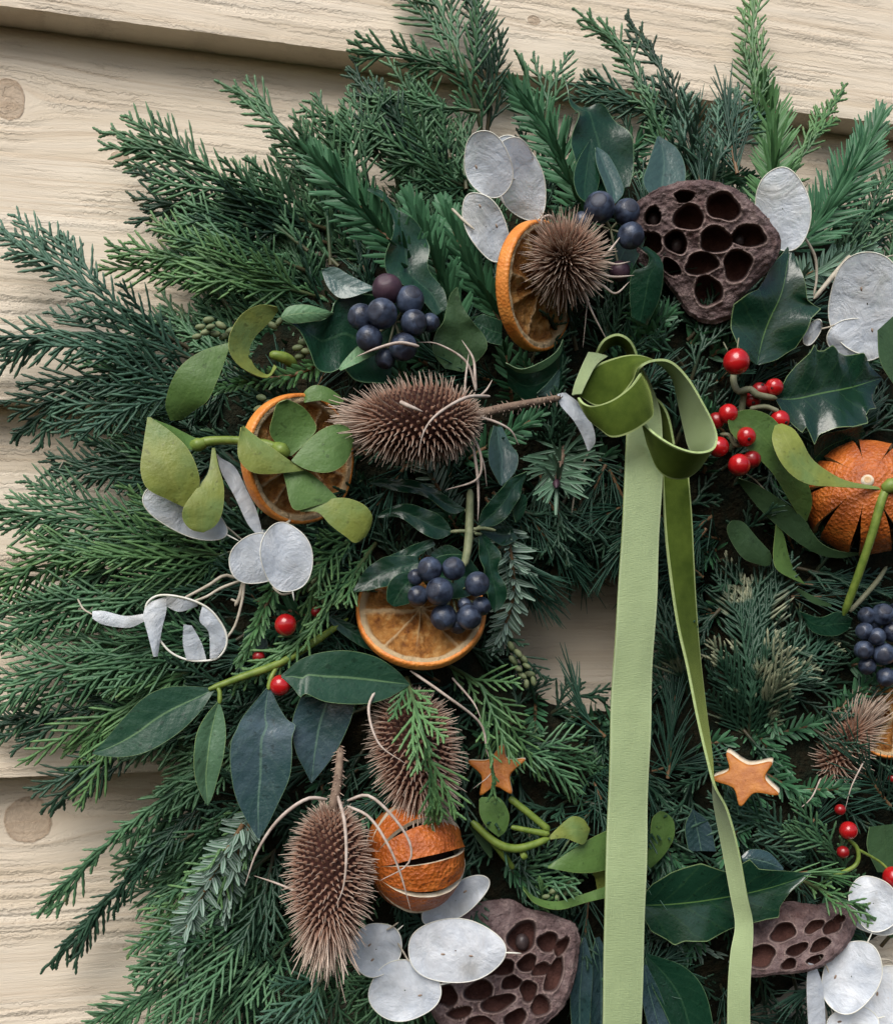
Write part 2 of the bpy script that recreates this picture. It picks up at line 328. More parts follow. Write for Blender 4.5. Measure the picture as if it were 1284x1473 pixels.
M['pith'] = simple('dried_pith', (0.62, 0.45, 0.27), (0.45, 0.27, 0.12), 0.7, 0.25, 350, 0.6)
M['pith_white'] = simple('white_pith', (0.78, 0.70, 0.56), (0.62, 0.50, 0.35), 0.75, 0.2, 350, 0.6)
M['core'] = simple('dried_orange_inside', (0.035, 0.014, 0.008), (0.018, 0.008, 0.005), 0.8, 0.2, 300, 1.0, 0.001)
def f_flesh(nt, b):
    fl = ramp(nt, noise(nt, 260, 5, 0.65), [(0.30, (0.20, 0.062, 0.012)), (0.5, (0.48, 0.20, 0.042)), (0.70, (0.72, 0.44, 0.17))])
    fl = mix(nt, ramp(nt, noise(nt, 70, 3), [(0.5, (0, 0, 0)), (0.72, (0.75, 0.75, 0.75))]), fl, (0.56, 0.28, 0.075))
    c = mix(nt, attr(nt, 'memb'), fl, (0.76, 0.57, 0.33))
    nt.links.new(c, b.inputs['Base Color']); setp(b, Roughness=0.42, Specular_IOR_Level=0.45)
    bump(nt, b, noise(nt, 500, 5, 0.7), 1.0, 0.0022)
    tr = N(nt, 'ShaderNodeBsdfTranslucent'); nt.links.new(c, tr.inputs[0]); ms = N(nt, 'ShaderNodeMixShader'); ms.inputs[0].default_value = 0.22
    nt.links.new(b.outputs[0], ms.inputs[1]); nt.links.new(tr.outputs[0], ms.inputs[2]); nt.links.new(ms.outputs[0], nt.nodes['Material Output'].inputs[0])
M['flesh'] = mat('dried_orange_flesh', f_flesh)
def f_star(nt, b):
    c = ramp(nt, noise(nt, 220, 5), [(0.3, (0.32, 0.090, 0.010)), (0.7, (0.50, 0.185, 0.028))])
    nt.links.new(c, b.inputs['Base Color']); setp(b, Roughness=0.55); bump(nt, b, noise(nt, 700, 4), 0.6, 0.0005)
M['star'] = mat('peel_star_front', f_star)
def f_lun(nt, b):
    n1 = noise(nt, 85, 6, 0.65, dist=1.2); n2 = noise(nt, 260, 4)
    n3 = noise(nt, 48, 2)
    c = ramp(nt, n1, [(0.28, (0.68, 0.74, 0.82)), (0.48, (0.82, 0.87, 0.93)), (0.70, (0.92, 0.95, 0.99))])
    c = mix(nt, ramp(nt, n2, [(0.66, (0, 0, 0)), (0.76, (0.35, 0.35, 0.35))]), c, (0.55, 0.50, 0.43))
    c = mix(nt, ramp(nt, n3, [(0.56, (0, 0, 0)), (0.72, (0.55, 0.55, 0.55))]), c, (0.60, 0.58, 0.52))
    nt.links.new(c, b.inputs['Base Color']); setp(b, Roughness=0.30, Specular_IOR_Level=0.7, Coat_Weight=0.35, Coat_Roughness=0.2)
    bump(nt, b, math_(nt, 'ADD', n1, math_(nt, 'MULTIPLY', n2, 0.4)), 0.9, 0.0016)
    tr = N(nt, 'ShaderNodeBsdfTranslucent'); nt.links.new(c, tr.inputs[0]); ms = N(nt, 'ShaderNodeMixShader'); ms.inputs[0].default_value = 0.38
    tp = N(nt, 'ShaderNodeBsdfTransparent'); m2 = N(nt, 'ShaderNodeMixShader'); nt.links.new(ramp(nt, noise(nt, 120, 4), [(0.35, (0.10, 0.10, 0.10)), (0.7, (0.45, 0.45, 0.45))]), m2.inputs[0])
    nt.links.new(b.outputs[0], ms.inputs[1]); nt.links.new(tr.outputs[0], ms.inputs[2]); nt.links.new(ms.outputs[0], m2.inputs[1]); nt.links.new(tp.outputs[0], m2.inputs[2])
    nt.links.new(m2.outputs[0], nt.nodes['Material Output'].inputs[0])
M['lun'] = mat('honesty_membrane', f_lun)
M['lun_rim'] = simple('honesty_rim', (0.78, 0.78, 0.72), (0.70, 0.69, 0.58), 0.5)
M['lun_seed'] = simple('honesty_seed_mark', (0.35, 0.26, 0.19), (0.22, 0.15, 0.11), 0.6)
def f_velvet(nt, b):
    c = mix(nt, ramp(nt, noise(nt, 110, 5, 0.6), [(0.35, (0, 0, 0)), (0.65, (1, 1, 1))]), (0.042, 0.072, 0.008), (0.078, 0.118, 0.016))
    uv = N(nt, 'ShaderNodeUVMap', uv_map='UVMap').outputs[0]; s = N(nt, 'ShaderNodeSeparateXYZ'); nt.links.new(uv, s.inputs[0])
    e = math_(nt, 'ABSOLUTE', math_(nt, 'SUBTRACT', math_(nt, 'MULTIPLY', s.outputs[0], 2.0), 1.0))
    c = mix(nt, ramp(nt, e, [(0.895, (0, 0, 0)), (0.93, (1, 1, 1))]), c, (0.34, 0.42, 0.17))
    nt.links.new(c, b.inputs['Base Color']); setp(b, Roughness=0.85, Specular_IOR_Level=0.12, Sheen_Weight=0.6, Sheen_Roughness=0.35, Sheen_Tint=(0.5, 0.62, 0.2))
    bump(nt, b, noise(nt, 3500, 2), 0.5, 0.0002)
M['velvet'] = mat('olive_velvet', f_velvet)
def f_satin(nt, b):
    uv = N(nt, 'ShaderNodeUVMap', uv_map='UVMap').outputs[0]
    nz = noise(nt, 1.0, 3, 0.5, vec=uv, sc=(3, 60, 1)); n2 = noise(nt, 60, 4)
    c = mix(nt, math_(nt, 'MULTIPLY', n2, 0.6), (0.34, 0.43, 0.215), (0.29, 0.385, 0.185)); c = mix(nt, math_(nt, 'MULTIPLY', nz, 0.25), c, (0.40, 0.49, 0.27))
    s = N(nt, 'ShaderNodeSeparateXYZ'); nt.links.new(uv, s.inputs[0])
    e = math_(nt, 'ABSOLUTE', math_(nt, 'SUBTRACT', math_(nt, 'MULTIPLY', s.outputs[0], 2.0), 1.0))
    c = mix(nt, ramp(nt, e, [(0.9, (0, 0, 0)), (0.94, (0.5, 0.5, 0.5))]), c, (0.47, 0.56, 0.32))
    nt.links.new(c, b.inputs['Base Color']); setp(b, Roughness=0.55, Specular_IOR_Level=0.3, Sheen_Weight=0.15)
    w = noise(nt, 1.0, 2, 0.5, vec=uv, sc=(90, 8, 1)); w2 = noise(nt, 1.0, 2, 0.5, vec=uv, sc=(4, 900, 1))
    bump(nt, b, math_(nt, 'ADD', w, math_(nt, 'ADD', w2, math_(nt, 'MULTIPLY', n2, 3.0))), 0.5, 0.0005)
M['satin'] = mat('pale_green_ribbon_back', f_satin)
M['ribbon_edge'] = simple('ribbon_edge', (0.42, 0.53, 0.25), (0.33, 0.43, 0.17), 0.6, 0.2, 900, 0.3)

# ------------------------------------------------------------------ the wall: four rough-sawn weatherboards
LIP = 65 * U
z_edge = [P(0, 6, 65)[2], P(0, 574, 65)[2], P(0, 1119, 65)[2]]
gau = z_edge[0] - z_edge[1]; z_edge = [z_edge[0] + 2 * gau, z_edge[0] + gau] + z_edge + [z_edge[2] - gau, z_edge[2] - 2 * gau]
X0, X1 = P(0, 700, 0)[0] - 0.22, P(1284, 700, 0)[0] + 0.30
for (kx, ky, rx, rz) in ((10, 135, 24, 36), (38, 1184, 35, 37), (172, 222, 14, 9), (760, 40, 10, 8)):
    p = P(kx, ky, 30); s = PXS(kx, ky, 30); KNOTS.append((p[0], p[2], rx * s, rz * s))
def f_wood(nt, b):
    g = N(nt, 'ShaderNodeNewGeometry'); pos = g.outputs['Position']; sp = N(nt, 'ShaderNodeSeparateXYZ'); nt.links.new(pos, sp.inputs[0])
    x, z = sp.outputs[0], sp.outputs[2]; rnd = N(nt, 'ShaderNodeObjectInfo').outputs['Random']
    zz = z; knot = None; halo = None
    for (kx, kz, rx, rz) in KNOTS:
        dx = math_(nt, 'DIVIDE', math_(nt, 'SUBTRACT', x, kx), rx); dz = math_(nt, 'DIVIDE', math_(nt, 'SUBTRACT', z, kz), rz)
        r2 = math_(nt, 'ADD', math_(nt, 'MULTIPLY', dx, dx), math_(nt, 'MULTIPLY', dz, dz)); r = math_(nt, 'SQRT', r2)
        fx = math_(nt, 'MULTIPLY', dx, 0.45)
        push = math_(nt, 'DIVIDE', math_(nt, 'MULTIPLY', dz, -rz * 0.9), math_(nt, 'ADD', math_(nt, 'ADD', math_(nt, 'MULTIPLY', fx, fx), math_(nt, 'MULTIPLY', dz, dz)), 0.6))
        zz = math_(nt, 'ADD', zz, push)
        r = math_(nt, 'ADD', r, math_(nt, 'MULTIPLY', math_(nt, 'SUBTRACT', noise(nt, 160, 3), 0.5), 0.35)); k = ramp(nt, r, [(0.0, (0.8, 0.8, 0.8)), (0.78, (0.75, 0.75, 0.75)), (0.9, (1, 1, 1)), (0.97, (0, 0, 0))])
        h = ramp(nt, math_(nt, 'MULTIPLY', r, 0.5), [(0.40, (0, 0, 0)), (0.5, (1, 1, 1)), (0.68, (0, 0, 0))])
        knot = k if knot is None else math_(nt, 'MAXIMUM', knot, k); halo = h if halo is None else math_(nt, 'MAXIMUM', halo, h)
    cb = N(nt, 'ShaderNodeCombineXYZ'); nt.links.new(math_(nt, 'ADD', x, math_(nt, 'MULTIPLY', rnd, 7.0)), cb.inputs[0]); nt.links.new(sp.outputs[1], cb.inputs[1]); nt.links.new(zz, cb.inputs[2])
    v = cb.outputs[0]
    grow = noise(nt, 1.0, 5, 0.62, vec=v, sc=(4, 30, 120), dist=0.4)
    ring = noise(nt, 1.0, 2, 0.5, vec=v, sc=(2.2, 20, 210))
    fib = noise(nt, 1.0, 5, 0.7, vec=v, sc=(70, 60, 900)); big = noise(nt, 9, 3)
    jg = math_(nt, 'MULTIPLY', math_(nt, 'SUBTRACT', noise(nt, 420, 3, 0.65), 0.5), 0.0034); cb2 = N(nt, 'ShaderNodeCombineXYZ')
    nt.links.new(math_(nt, 'ADD', x, math_(nt, 'MULTIPLY', rnd, 3.0)), cb2.inputs[0]); nt.links.new(math_(nt, 'ADD', zz, jg), cb2.inputs[2])
    tn = noise(nt, 1.0, 2, 0.4, vec=cb2.outputs[0], sc=(11, 1, 260)); gate = noise(nt, 1.0, 2, 0.5, vec=v, sc=(18, 40, 60))
    saw = math_(nt, 'FRACT', math_(nt, 'MULTIPLY', tn, 7.0))
    ln_ = ramp(nt, saw, [(0.0, (1, 1, 1)), (0.10, (0.35, 0.35, 0.35)), (0.22, (0, 0, 0)), (0.96, (0, 0, 0)), (1.0, (1, 1, 1))])
    ga = ramp(nt, gate, [(0.38, (0.05, 0.05, 0.05)), (0.58, (1, 1, 1))]); tear = math_(nt, 'MULTIPLY', ln_, ga); step_ = math_(nt, 'MULTIPLY', saw, ga)
    c = ramp(nt, grow, [(0.25, (0.59, 0.495, 0.365)), (0.48, (0.69, 0.605, 0.48)), (0.72, (0.75, 0.68, 0.565))])
    c = mix(nt, ramp(nt, ring, [(0.54, (0, 0, 0)), (0.60, (0.38, 0.38, 0.38)), (0.64, (0, 0, 0))]), c, (0.48, 0.36, 0.24))
    c = mix(nt, math_(nt, 'MULTIPLY', ramp(nt, big, [(0.4, (0, 0, 0)), (0.65, (1, 1, 1))]), 0.35), c, (0.63, 0.53, 0.41))
    c = mix(nt, math_(nt, 'MULTIPLY', tear, 0.22), c, (0.40, 0.30, 0.20))
    c = mix(nt, math_(nt, 'MULTIPLY', halo, 0.35), c, (0.70, 0.60, 0.47))
    kn = ramp(nt, noise(nt, 330, 5, 0.7, dist=2.0), [(0.32, (0.20, 0.12, 0.07)), (0.66, (0.46, 0.33, 0.22))])
    c = mix(nt, math_(nt, 'MULTIPLY', knot, 0.72), c, kn)
    nt.links.new(c, b.inputs['Base Color']); setp(b, Roughness=0.8, Specular_IOR_Level=0.2)
    hgt = math_(nt, 'ADD', math_(nt, 'MULTIPLY', fib, 0.45), math_(nt, 'SUBTRACT', math_(nt, 'MULTIPLY', grow, 0.5), math_(nt, 'SUBTRACT', math_(nt, 'MULTIPLY', tear, 0.5), math_(nt, 'MULTIPLY', step_, 0.8))))
    hgt = math_(nt, 'ADD', hgt, math_(nt, 'MULTIPLY', math_(nt, 'MULTIPLY', knot, noise(nt, 500, 4, 0.7)), 0.9))
    bump(nt, b, hgt, 0.60, 0.0010)
M['wood'] = mat('rough_sawn_pine', f_wood)
wall = thing('timber_wall', (P(642, 900)[0], 0, z_edge[-1]), 'pale rough-sawn overlapping weatherboard wall behind the wreath', 'wall')
for k in range(1, len(z_edge)):
    zb, zt = z_edge[k], z_edge[k-1]; n, m = 46, 460
    zz = np.linspace(zb, zt + 0.010, n); xx = np.linspace(X0, X1, m)
    fy = -LIP + (zz - zb) / (zt - zb) * (LIP - 2*U)
    G = np.zeros((n, m, 3)); G[:, :, 0] = xx[None]; G[:, :, 2] = zz[:, None]; G[:, :, 1] = fy[:, None]
    for i in range(n):
        for j in range(m):
            x, z = xx[j], zz[i]
            G[i, j, 1] += 0.00018 * mnoise.noise(Vector((x * 90, z * 420, k * 9.1))) + 0.00018 * mnoise.noise(Vector((x * 7, z * 25, k * 3.3)))
    G[0, :, 2] += np.array([0.00025 * mnoise.noise(Vector((x * 40, k * 5.0, 1.3))) + 0.00025 * mnoise.noise(Vector((x * 260, k * 5.0, 4.3))) for x in xx])
    G[0, :, 1] += 0.0005
    a = Acc(); a.add(G, gridq(n, m), 0)
    und = np.zeros((4, m, 3)); und[0] = G[0]
    for r, yy in ((1, -LIP * 0.6), (2, -LIP * 0.25), (3, -1 * U)):
        und[r] = G[0]; und[r, :, 1] = yy; und[r, :, 2] = G[0, :, 2] + 0.0002 * r
    bk = und[3].copy(); bk[:, 1] = 0.012; bk[:, 2] = zt + 0.010; tp = G[-1].copy(); tp[:, 1] += 0.002
    a.add(und, gridq(4, m)[:, ::-1], 0)
    a.add(np.stack([und[3], bk, tp, G[-1]]), gridq(4, m)[:, ::-1], 0)
    o = a.obj('board', M['wood'], wall, smooth=True)
    md = o.data; sf = np.ones(len(md.polygons), bool); sf[(n-1)*(m-1):] = False; md.polygons.foreach_set('use_smooth', sf)

# ------------------------------------------------------------------ evergreen builders
def cyp_strands(ax, Wd, out, sp=13.5, ang=40, roll=0.0, wob=0.055, r=2.75, droop=0.0, l3=44, dens=1.0, tipboost=0.0, onesided=0):
    """collect the strands of one flat scale-leaved spray along the world polyline ax"""
    L = np.linalg.norm(np.diff(ax, axis=0), axis=1).sum(); n = max(6, int(L / (sp * U)))
    A = catmull(ax, n) if len(ax) < 40 else ax; T = nrm(np.gradient(A, axis=0))
    out.append((A[0], A, 0, 0.0, r * 1.25, random.random() * 0.5, 0.0))
    cs, sn = math.cos(roll), math.sin(roll); ph_ = random.uniform(0, 9)
    env = [0.82 + 0.34 * math.sin(i * 0.9 + ph_) * math.sin(i * 0.37 + ph_ * 2) for i in range(n)]
    for i in range(1, n):
        u = i / (n - 1); t = T[i]; tow = nrm(CAM - A[i]); tow = nrm(tow - t * np.dot(tow, t)); S0 = np.cross(t, tow)
        Nn = tow * cs + S0 * sn; S = np.cross(t, Nn)
        pr = min(1.0, (1 - u) * 2.6 + 0.16) * (0.6 + 0.4 * min(1, u * 4)) * env[i]
        for side in ((1,) if i % 2 else (-1,)) if dens < 1.4 else (1, -1):
            if onesided and side != onesided and random.random() < 0.6: continue
            
            if random.random() < 0.06: continue
            l2 = Wd * 1.5 * pr * random.uniform(0.55, 1.28) * U
            a = math.radians(ang * 0.74 + random.uniform(-9, 9)) * (1 - 0.30 * u)
            dr = nrm(t * math.cos(a) + S * side * math.sin(a) + Nn * random.gauss(0, wob))
            K = 11; s = np.linspace(0, 1, K)[:, None]
            bend = t * 0.16 * random.uniform(-0.4, 1.6) - S * side * 0.12 * random.uniform(-0.6, 1.4) + Nn * random.gauss(0, wob * 0.8) + np.array([0, 0, -droop])
            pts = A[i] + dr * l2 * s + bend * l2 * s * s
            rn = random.random(); out.append((None, pts, 1, tipboost, r, rn, u))
            S2 = np.cross(dr, Nn); st = 8.6 * U; k = 0; q = st * 0.9
            while q < l2 * 0.96:
                f = q / l2; sd = 1 if k % 2 else -1
                l3_ = min(l3 * U, l2 * (1 - f) * 0.50 + 9.0 * U) * random.uniform(0.6, 1.2)
                if f < 0.18 and sd * side < 0: l3_ *= 0.7
                b = math.radians(32 + random.uniform(-7, 7)); p0 = A[i] + dr * l2 * f + bend * l2 * f * f
                d3 = nrm(dr * math.cos(b) + S2 * sd * math.sin(b) + bend * f * 1.2 + Nn * random.gauss(0, wob))
                s3 = np.linspace(0, 1, 7)[:, None]
                pts3 = p0 + d3 * l3_ * s3 + (dr * 0.18 + Nn * random.gauss(0, 0.05)) * l3_ * s3 * s3
                out.append((None, pts3, 2, tipboost, r * 0.88, min(1, max(0, rn + random.gauss(0, 0.15))), u))
                q += st; k += 1
def build_strands(acc, out, stem_from=0.0):
    for kind in (0, 1, 2):
        S = [o for o in out if o[2] == kind]
        if not S: continue
        if kind == 0:
            for o in S:
                K = len(o[1]); s = np.linspace(0, 1, K); rr = o[4] * U * (0.95 - 0.4 * s)
                tubes(acc, o[1][None], rr[None], 5, 0, tip=(s**3 * 0.6)[None], rnd=np.array([o[5]]), stem=(np.clip(1 - s * 2.6, 0, 1) * 0.7)[None])
            continue
        pts = np.stack([o[1] for o in S]); K = pts.shape[1]; s = np.linspace(0, 1, K)
        bead = 1 + 0.20 * np.where(np.arange(K) % 2, 1, -1); bead[0] = 1
        prof = (1.0 - 0.30 * s) * bead; prof[-1] = 0.22
        rad = np.array([o[4] for o in S])[:, None] * U * prof[None]
        tp = np.clip((s**1.5)[None] * (0.35 + 0.65 * np.array([o[6] for o in S])[:, None]) * (0.55 if kind == 1 else 0.8) + np.array([o[3] for o in S])[:, None], 0, 1)
        tubes(acc, pts, rad, 4, 0, tip=tp, rnd=np.array([o[5] for o in S]), stem=np.zeros(len(S)))
def needles(acc, base, dirs, nor, ln, wd, under=0.0, curve=0.12, rnds=None, K=4):
    """flat needles: base (N,3) direction (N,3) face normal (N,3)"""
    Nn = len(base); s = np.linspace(0, 1, K); side = nrm(np.cross(dirs, nor)); nor = np.cross(side, dirs)
    c = base[:, None] + dirs[:, None] * (s[None, :, None] * ln[:, None, None]) + nor[:, None] * ((s**2)[None, :, None] * (ln * curve)[:, None, None])
    wp = np.array([0.55, 1.0, 0.95, 0.35])[:K] if K == 4 else np.ones(K)
    v = np.array([-1, -0.5, 0, 0.5, 1.0]); zv = np.array([0.0, 0.12, 0.30, 0.12, 0.0]) * (-1 if under else 1)
    g = c[:, :, None] + side[:, None, None] * (wd[:, None] * wp[None])[:, :, None, None] * v[None, None, :, None] + nor[:, None, None] * (wd[:, None] * wp[None])[:, :, None, None] * zv[None, None, :, None]
    stripe = np.broadcast_to(np.array([0, 1.0, 0, 1.0, 0]) * under, (Nn, K, 5))
    tip = np.broadcast_to(s[None, :, None], (Nn, K, 5)); rn = np.broadcast_to((rng.random(Nn) if rnds is None else rnds)[:, None, None], (Nn, K, 5))
    q = (gridq(K, 5)[None] + (np.arange(Nn) * K * 5)[:, None, None]).reshape(-1, 4)
    acc.add(g, q, 0, tip=tip, rnd=rn, stripe=stripe, stem=0.0)
def fir_on(acc, ax, nl=38, wd=3.2, sp=5.5, ang=55, under=0.0, rows=3, stem_r=3.5, spread=0.5, taper=True, curve=0.12):
    L = np.linalg.norm(np.diff(ax, axis=0), axis=1).sum(); n = max(8, int(L / (sp * U))); A = catmull(ax, n); T = nrm(np.gradient(A, axis=0))
    B, D, Nr, Ln = [], [], [], []
    for i in range(n):
        u = i / (n - 1); t = T[i]; tow = nrm(CAM - A[i]); tow = nrm(tow - t * np.dot(tow, t)); S = np.cross(t, tow)
        for k in range(rows):
            ph = {0: 0.0, 1: math.pi, 2: random.uniform(-1.0, 1.0) + math.pi / 2}[k] + random.gauss(0, spread * 0.5)
            if k < 2: ph = ph + (-1 if k else 1) * random.uniform(-0.2, spread)
            rad = S * math.cos(ph) + tow * (-1 if under else 1) * abs(math.sin(ph)) * 0.9 if k < 2 else S * math.cos(ph) * 0.7 + tow * math.sin(ph)
            a = math.radians(ang + random.gauss(0, 7)) * (1 - 0.55 * u**3)
            B.append(A[i] + t * random.gauss(0, 1.5) * U); D.append(nrm(t * math.cos(a) + nrm(rad) * math.sin(a)))
            Nr.append(nrm(tow + S * random.gauss(0, 0.3))); Ln.append(nl * U * random.uniform(0.75, 1.1) * ((1 - 0.45 * u**4) if taper else 1))
    needles(acc, np.array(B), np.array(D), np.array(Nr), np.array(Ln), np.full(len(B), wd * U), under, curve)
    s = np.linspace(0, 1, n); tubes(acc, A[None], (stem_r * U * (1 - 0.5 * s))[None], 6, 0, tip=np.zeros((1, n)), rnd=np.ones(1) * 0.5, stem=np.ones(1), stripe=np.zeros(1))
def pine_on(acc, ax, nl=70, r=1.5, sp=5.0, ang=30, per=3, fan=1.0):
    L = np.linalg.norm(np.diff(ax, axis=0), axis=1).sum(); n = max(5, int(L / (sp * U))); A = catmull(ax, n); T = nrm(np.gradient(A, axis=0)); pts = []
    for i in range(n):
        u = i / (n - 1); t = T[i]; tow = nrm(CAM - A[i]); tow = nrm(tow - t * np.dot(tow, t)); S = np.cross(t, tow)
        for k in range(per):
            ph = random.uniform(-0.35, math.pi + 0.35); rad = S * math.cos(ph) + tow * math.sin(ph) * 0.8
            a = math.radians(ang + random.gauss(0, 10)) * fan * (1 - 0.4 * u); dr = nrm(t * math.cos(a) + rad * math.sin(a)); ln = nl * U * random.uniform(0.7, 1.15)
            s = np.linspace(0, 1, 6)[:, None]; pts.append(A[i] + dr * ln * s + (rad * random.gauss(0, 0.06) + np.array([0, 0, -0.06])) * ln * s * s)
    pts = np.array(pts); s = np.linspace(0, 1, 6); prof = 1 - 0.45 * s; prof[-1] = 0.25
    tubes(acc, pts, np.full((len(pts), 1), r * U) * prof[None], 4, 0, tip=np.tile(s**2, (len(pts), 1)), rnd=rng.random(len(pts)), stripe=np.zeros(len(pts)), stem=np.zeros(len(pts)))
    s = np.linspace(0, 1, n); tubes(acc, A[None], (3.0 * U * (1 - 0.5 * s))[None], 6, 0, tip=np.zeros((1, n)), rnd=np.ones(1) * 0.5, stem=np.ones(1), stripe=np.zeros(1))

# ------------------------------------------------------------------ wreath ring and the packed greenery nobody could count
RCX, RCY, RMID = 862, 872, 385
def torus_d(rr): 
    q = (rr - RMID) / 262.0; return 70 + 112 * math.sqrt(max(0.0, 1 - q * q)) if abs(q) < 1 else 70
a = Acc(); nu, nv = 160, 36; G = np.zeros((nu, nv, 3))
for i in range(nu):
    th = 2 * math.pi * i / nu
    for j in range(nv):
        ph = 2 * math.pi * j / nv; rr = RMID + 232 * math.cos(ph); dd = 120 + 48 * math.sin(ph)
        x, y = RCX + rr * math.cos(th), RCY + rr * math.sin(th); nz = mnoise.noise(Vector((x * 0.03, y * 0.03, math.sin(ph) * 2)))
        rr += 14 * nz; dd += 10 * nz
        G[i, j] = P(RCX + rr * math.cos(th), RCY + rr * math.sin(th), dd)
q = gridq(nu, nv, True); q2 = np.array([[(nu-1)*nv + j, (nu-1)*nv + (j+1) % nv, (j+1) % nv, j] for j in range(nv)])
a.add(G, np.vstack([q, q2]), 0)
ringo = a.obj('wreath_ring', M['moss'], base=P(RCX, RCY + RMID, 70))
tag(ringo, 'dark mossy ring that carries the greenery, glimpsed in the gaps', 'wreath ring')

out = []; fa = Acc(); pa = Acc()
for k in range(95):      # fringe hanging in from the upper and right rim, partly added to darken the hole
    th = random.uniform(math.radians(205), math.radians(395)); rr = random.uniform(150, 225); x, y = RCX - 10 + rr * math.cos(th), RCY + 5 + rr * math.sin(th); ln = random.uniform(50, 95) * (1.25 if math.sin(th) < -0.2 else 0.7)
    dr_ = th + math.pi + random.gauss(0, 0.5); x2, y2 = x + ln * math.cos(dr_), y + ln * math.sin(dr_) + 8; d0 = random.uniform(80, 205); ax = W3([(x, y, d0), ((x + x2) / 2, (y + y2) / 2, d0 + 4), (x2, y2, d0 - 10)])
    if k % 2: pine_on(pa, ax, nl=random.uniform(40, 62), sp=8)
    else: cyp_strands(ax, random.uniform(30, 44), out, sp=13, roll=random.gauss(0, 0.6), wob=0.2, l3=24)
for k in range(560):
    th = random.uniform(0, 2 * math.pi); rr = random.uniform(150, 640)
    x, y = RCX + rr * math.cos(th), RCY + rr * math.sin(th)
    if not (-80 < x < 1380 and -60 < y < 1580): continue
    d0 = torus_d(rr) * random.uniform(0.82, 1.0); dirn = th + random.gauss(0, 0.75) + (math.pi if rr < 210 and random.random() < 0.7 else 0); ln = random.uniform(70, 130)
    if rr < 240: ln *= 0.45
    x2, y2 = x + ln * math.cos(dirn), y + ln * math.sin(dirn); r2 = math.hypot(x2 - RCX, y2 - RCY)
    if r2 < 138 and not (math.sin(th) < -0.25): continue
    d1 = max(84, torus_d(r2) + random.uniform(-20, 22)); xm, ym = (x + x2) / 2, (y + y2) / 2
    ax = W3([(x, y, d0), (xm, ym, (d0 + d1) / 2 + 14), (x2, y2, d1)]); c = random.random()
    if c < 0.62: cyp_strands(ax, random.uniform(34, 60), out, sp=15, roll=random.gauss(0, 0.6), wob=0.2, l3=24)
    elif c < 0.82: fir_on(fa, ax, nl=random.uniform(26, 36), wd=2.6, sp=7, under=float(random.random() < 0.06))
    else: pine_on(pa, ax, nl=random.uniform(50, 75), sp=9)
outer = []
for k in range(480):
    th = random.uniform(math.radians(100), math.radians(318)); rr = random.uniform(330, 690)
    if k >= 430: th = random.uniform(math.radians(212), math.radians(264))
    if k >= 430: rr = random.uniform(480, 720)
    elif th > math.radians(255): rr = random.uniform(330, 560)
    x, y = RCX + rr * math.cos(th), RCY + rr * math.sin(th)
    if not (-40 < x < 1340 and -20 < y < 1560): continue
    dirn = th + random.gauss(0, 0.30); ln = random.uniform(90, 170) * (0.8 if th > math.radians(255) else 1); x2, y2 = x + ln * math.cos(dirn), y + ln * math.sin(dirn) + 10; d0 = random.uniform(95, 150); d1 = random.uniform(82, 120)
    if x2 < 560 and y2 < max(105, 190 - 0.45 * (x2 - 165)): continue
    if (x2 < 140 and 570 < y2 < 735) or (x2 < 75 and 1000 < y2 < 1100) or (y2 > 1085 and x2 < 175 + (y2 - 1085) * 0.12): continue
    ax = W3([(x, y, d0), ((x + x2) / 2, (y + y2) / 2, (d0 + d1) / 2 + 12), (x2, y2, d1)]); cyp_strands(ax, random.uniform(40, 66), outer, sp=15, ang=38, roll=random.gauss(0, 0.4), wob=0.07)
a = Acc(); build_strands(a, outer)
tag(a.obj('rim_foliage', M['cypress'], base=P(RCX, RCY + RMID, 120)), 'mass of green cypress foliage filling the outer rim of the wreath', 'foliage', kind='stuff')
a = Acc(); build_strands(a, out)
bse = P(RCX, RCY + RMID, 120)
tag(a.obj('wreath_foliage', M['cypress_shaded'], base=bse), 'dense dark cypress foliage packed all round the wreath', 'foliage', kind='stuff')
tag(fa.obj('needle_foliage', M['fir'], base=bse), 'short dark fir needles packed between the wreath decorations', 'foliage', kind='stuff')
tag(pa.obj('pine_foliage', M['pine'], base=bse), 'thin dark pine needles packed between the wreath decorations', 'foliage', kind='stuff')

# ------------------------------------------------------------------ single sprays: (axis points, width, material, label, options)
def cyp(axis, Wd, m, label, sides=(), buds=(), **kw):
    t = thing('cypress_spray', P(*axis[0]), label, 'cypress spray', 'cypress sprays of the wreath')
    axis = [(axis[0][0], axis[0][1], max(120, axis[0][2] - 55))] + list(axis[1:]); o = []; cyp_strands(W3(axis), Wd * 1.08, o, **kw)
    for sa, sw in sides: cyp_strands(W3(sa), sw, o, **kw)
    stem = Acc(); build_strands(stem, [x for x in o if x[2] == 0]); stem.obj('stem', M[m], t)
    a = Acc(); build_strands(a, [x for x in o if x[2] > 0]); tag(a.obj('scale_leaves', M[m], t), kind='stuff')
    return t
def bud_mesh():
    a = Acc(); n, m = 7, 8; th = np.linspace(0.05, math.pi - 0.05, n)[:, None]; ph = np.linspace(0, 2*math.pi, m, endpoint=False)[None]
    a.add(np.stack(np.broadcast_arrays(np.sin(th)*np.cos(ph)*0.62, np.sin(th)*np.sin(ph)*0.62, np.cos(th) * (1 + 0*ph)), -1), gridq(n, m, True)); return a.mesh('bud', M['bud'])
BUD = bud_mesh()
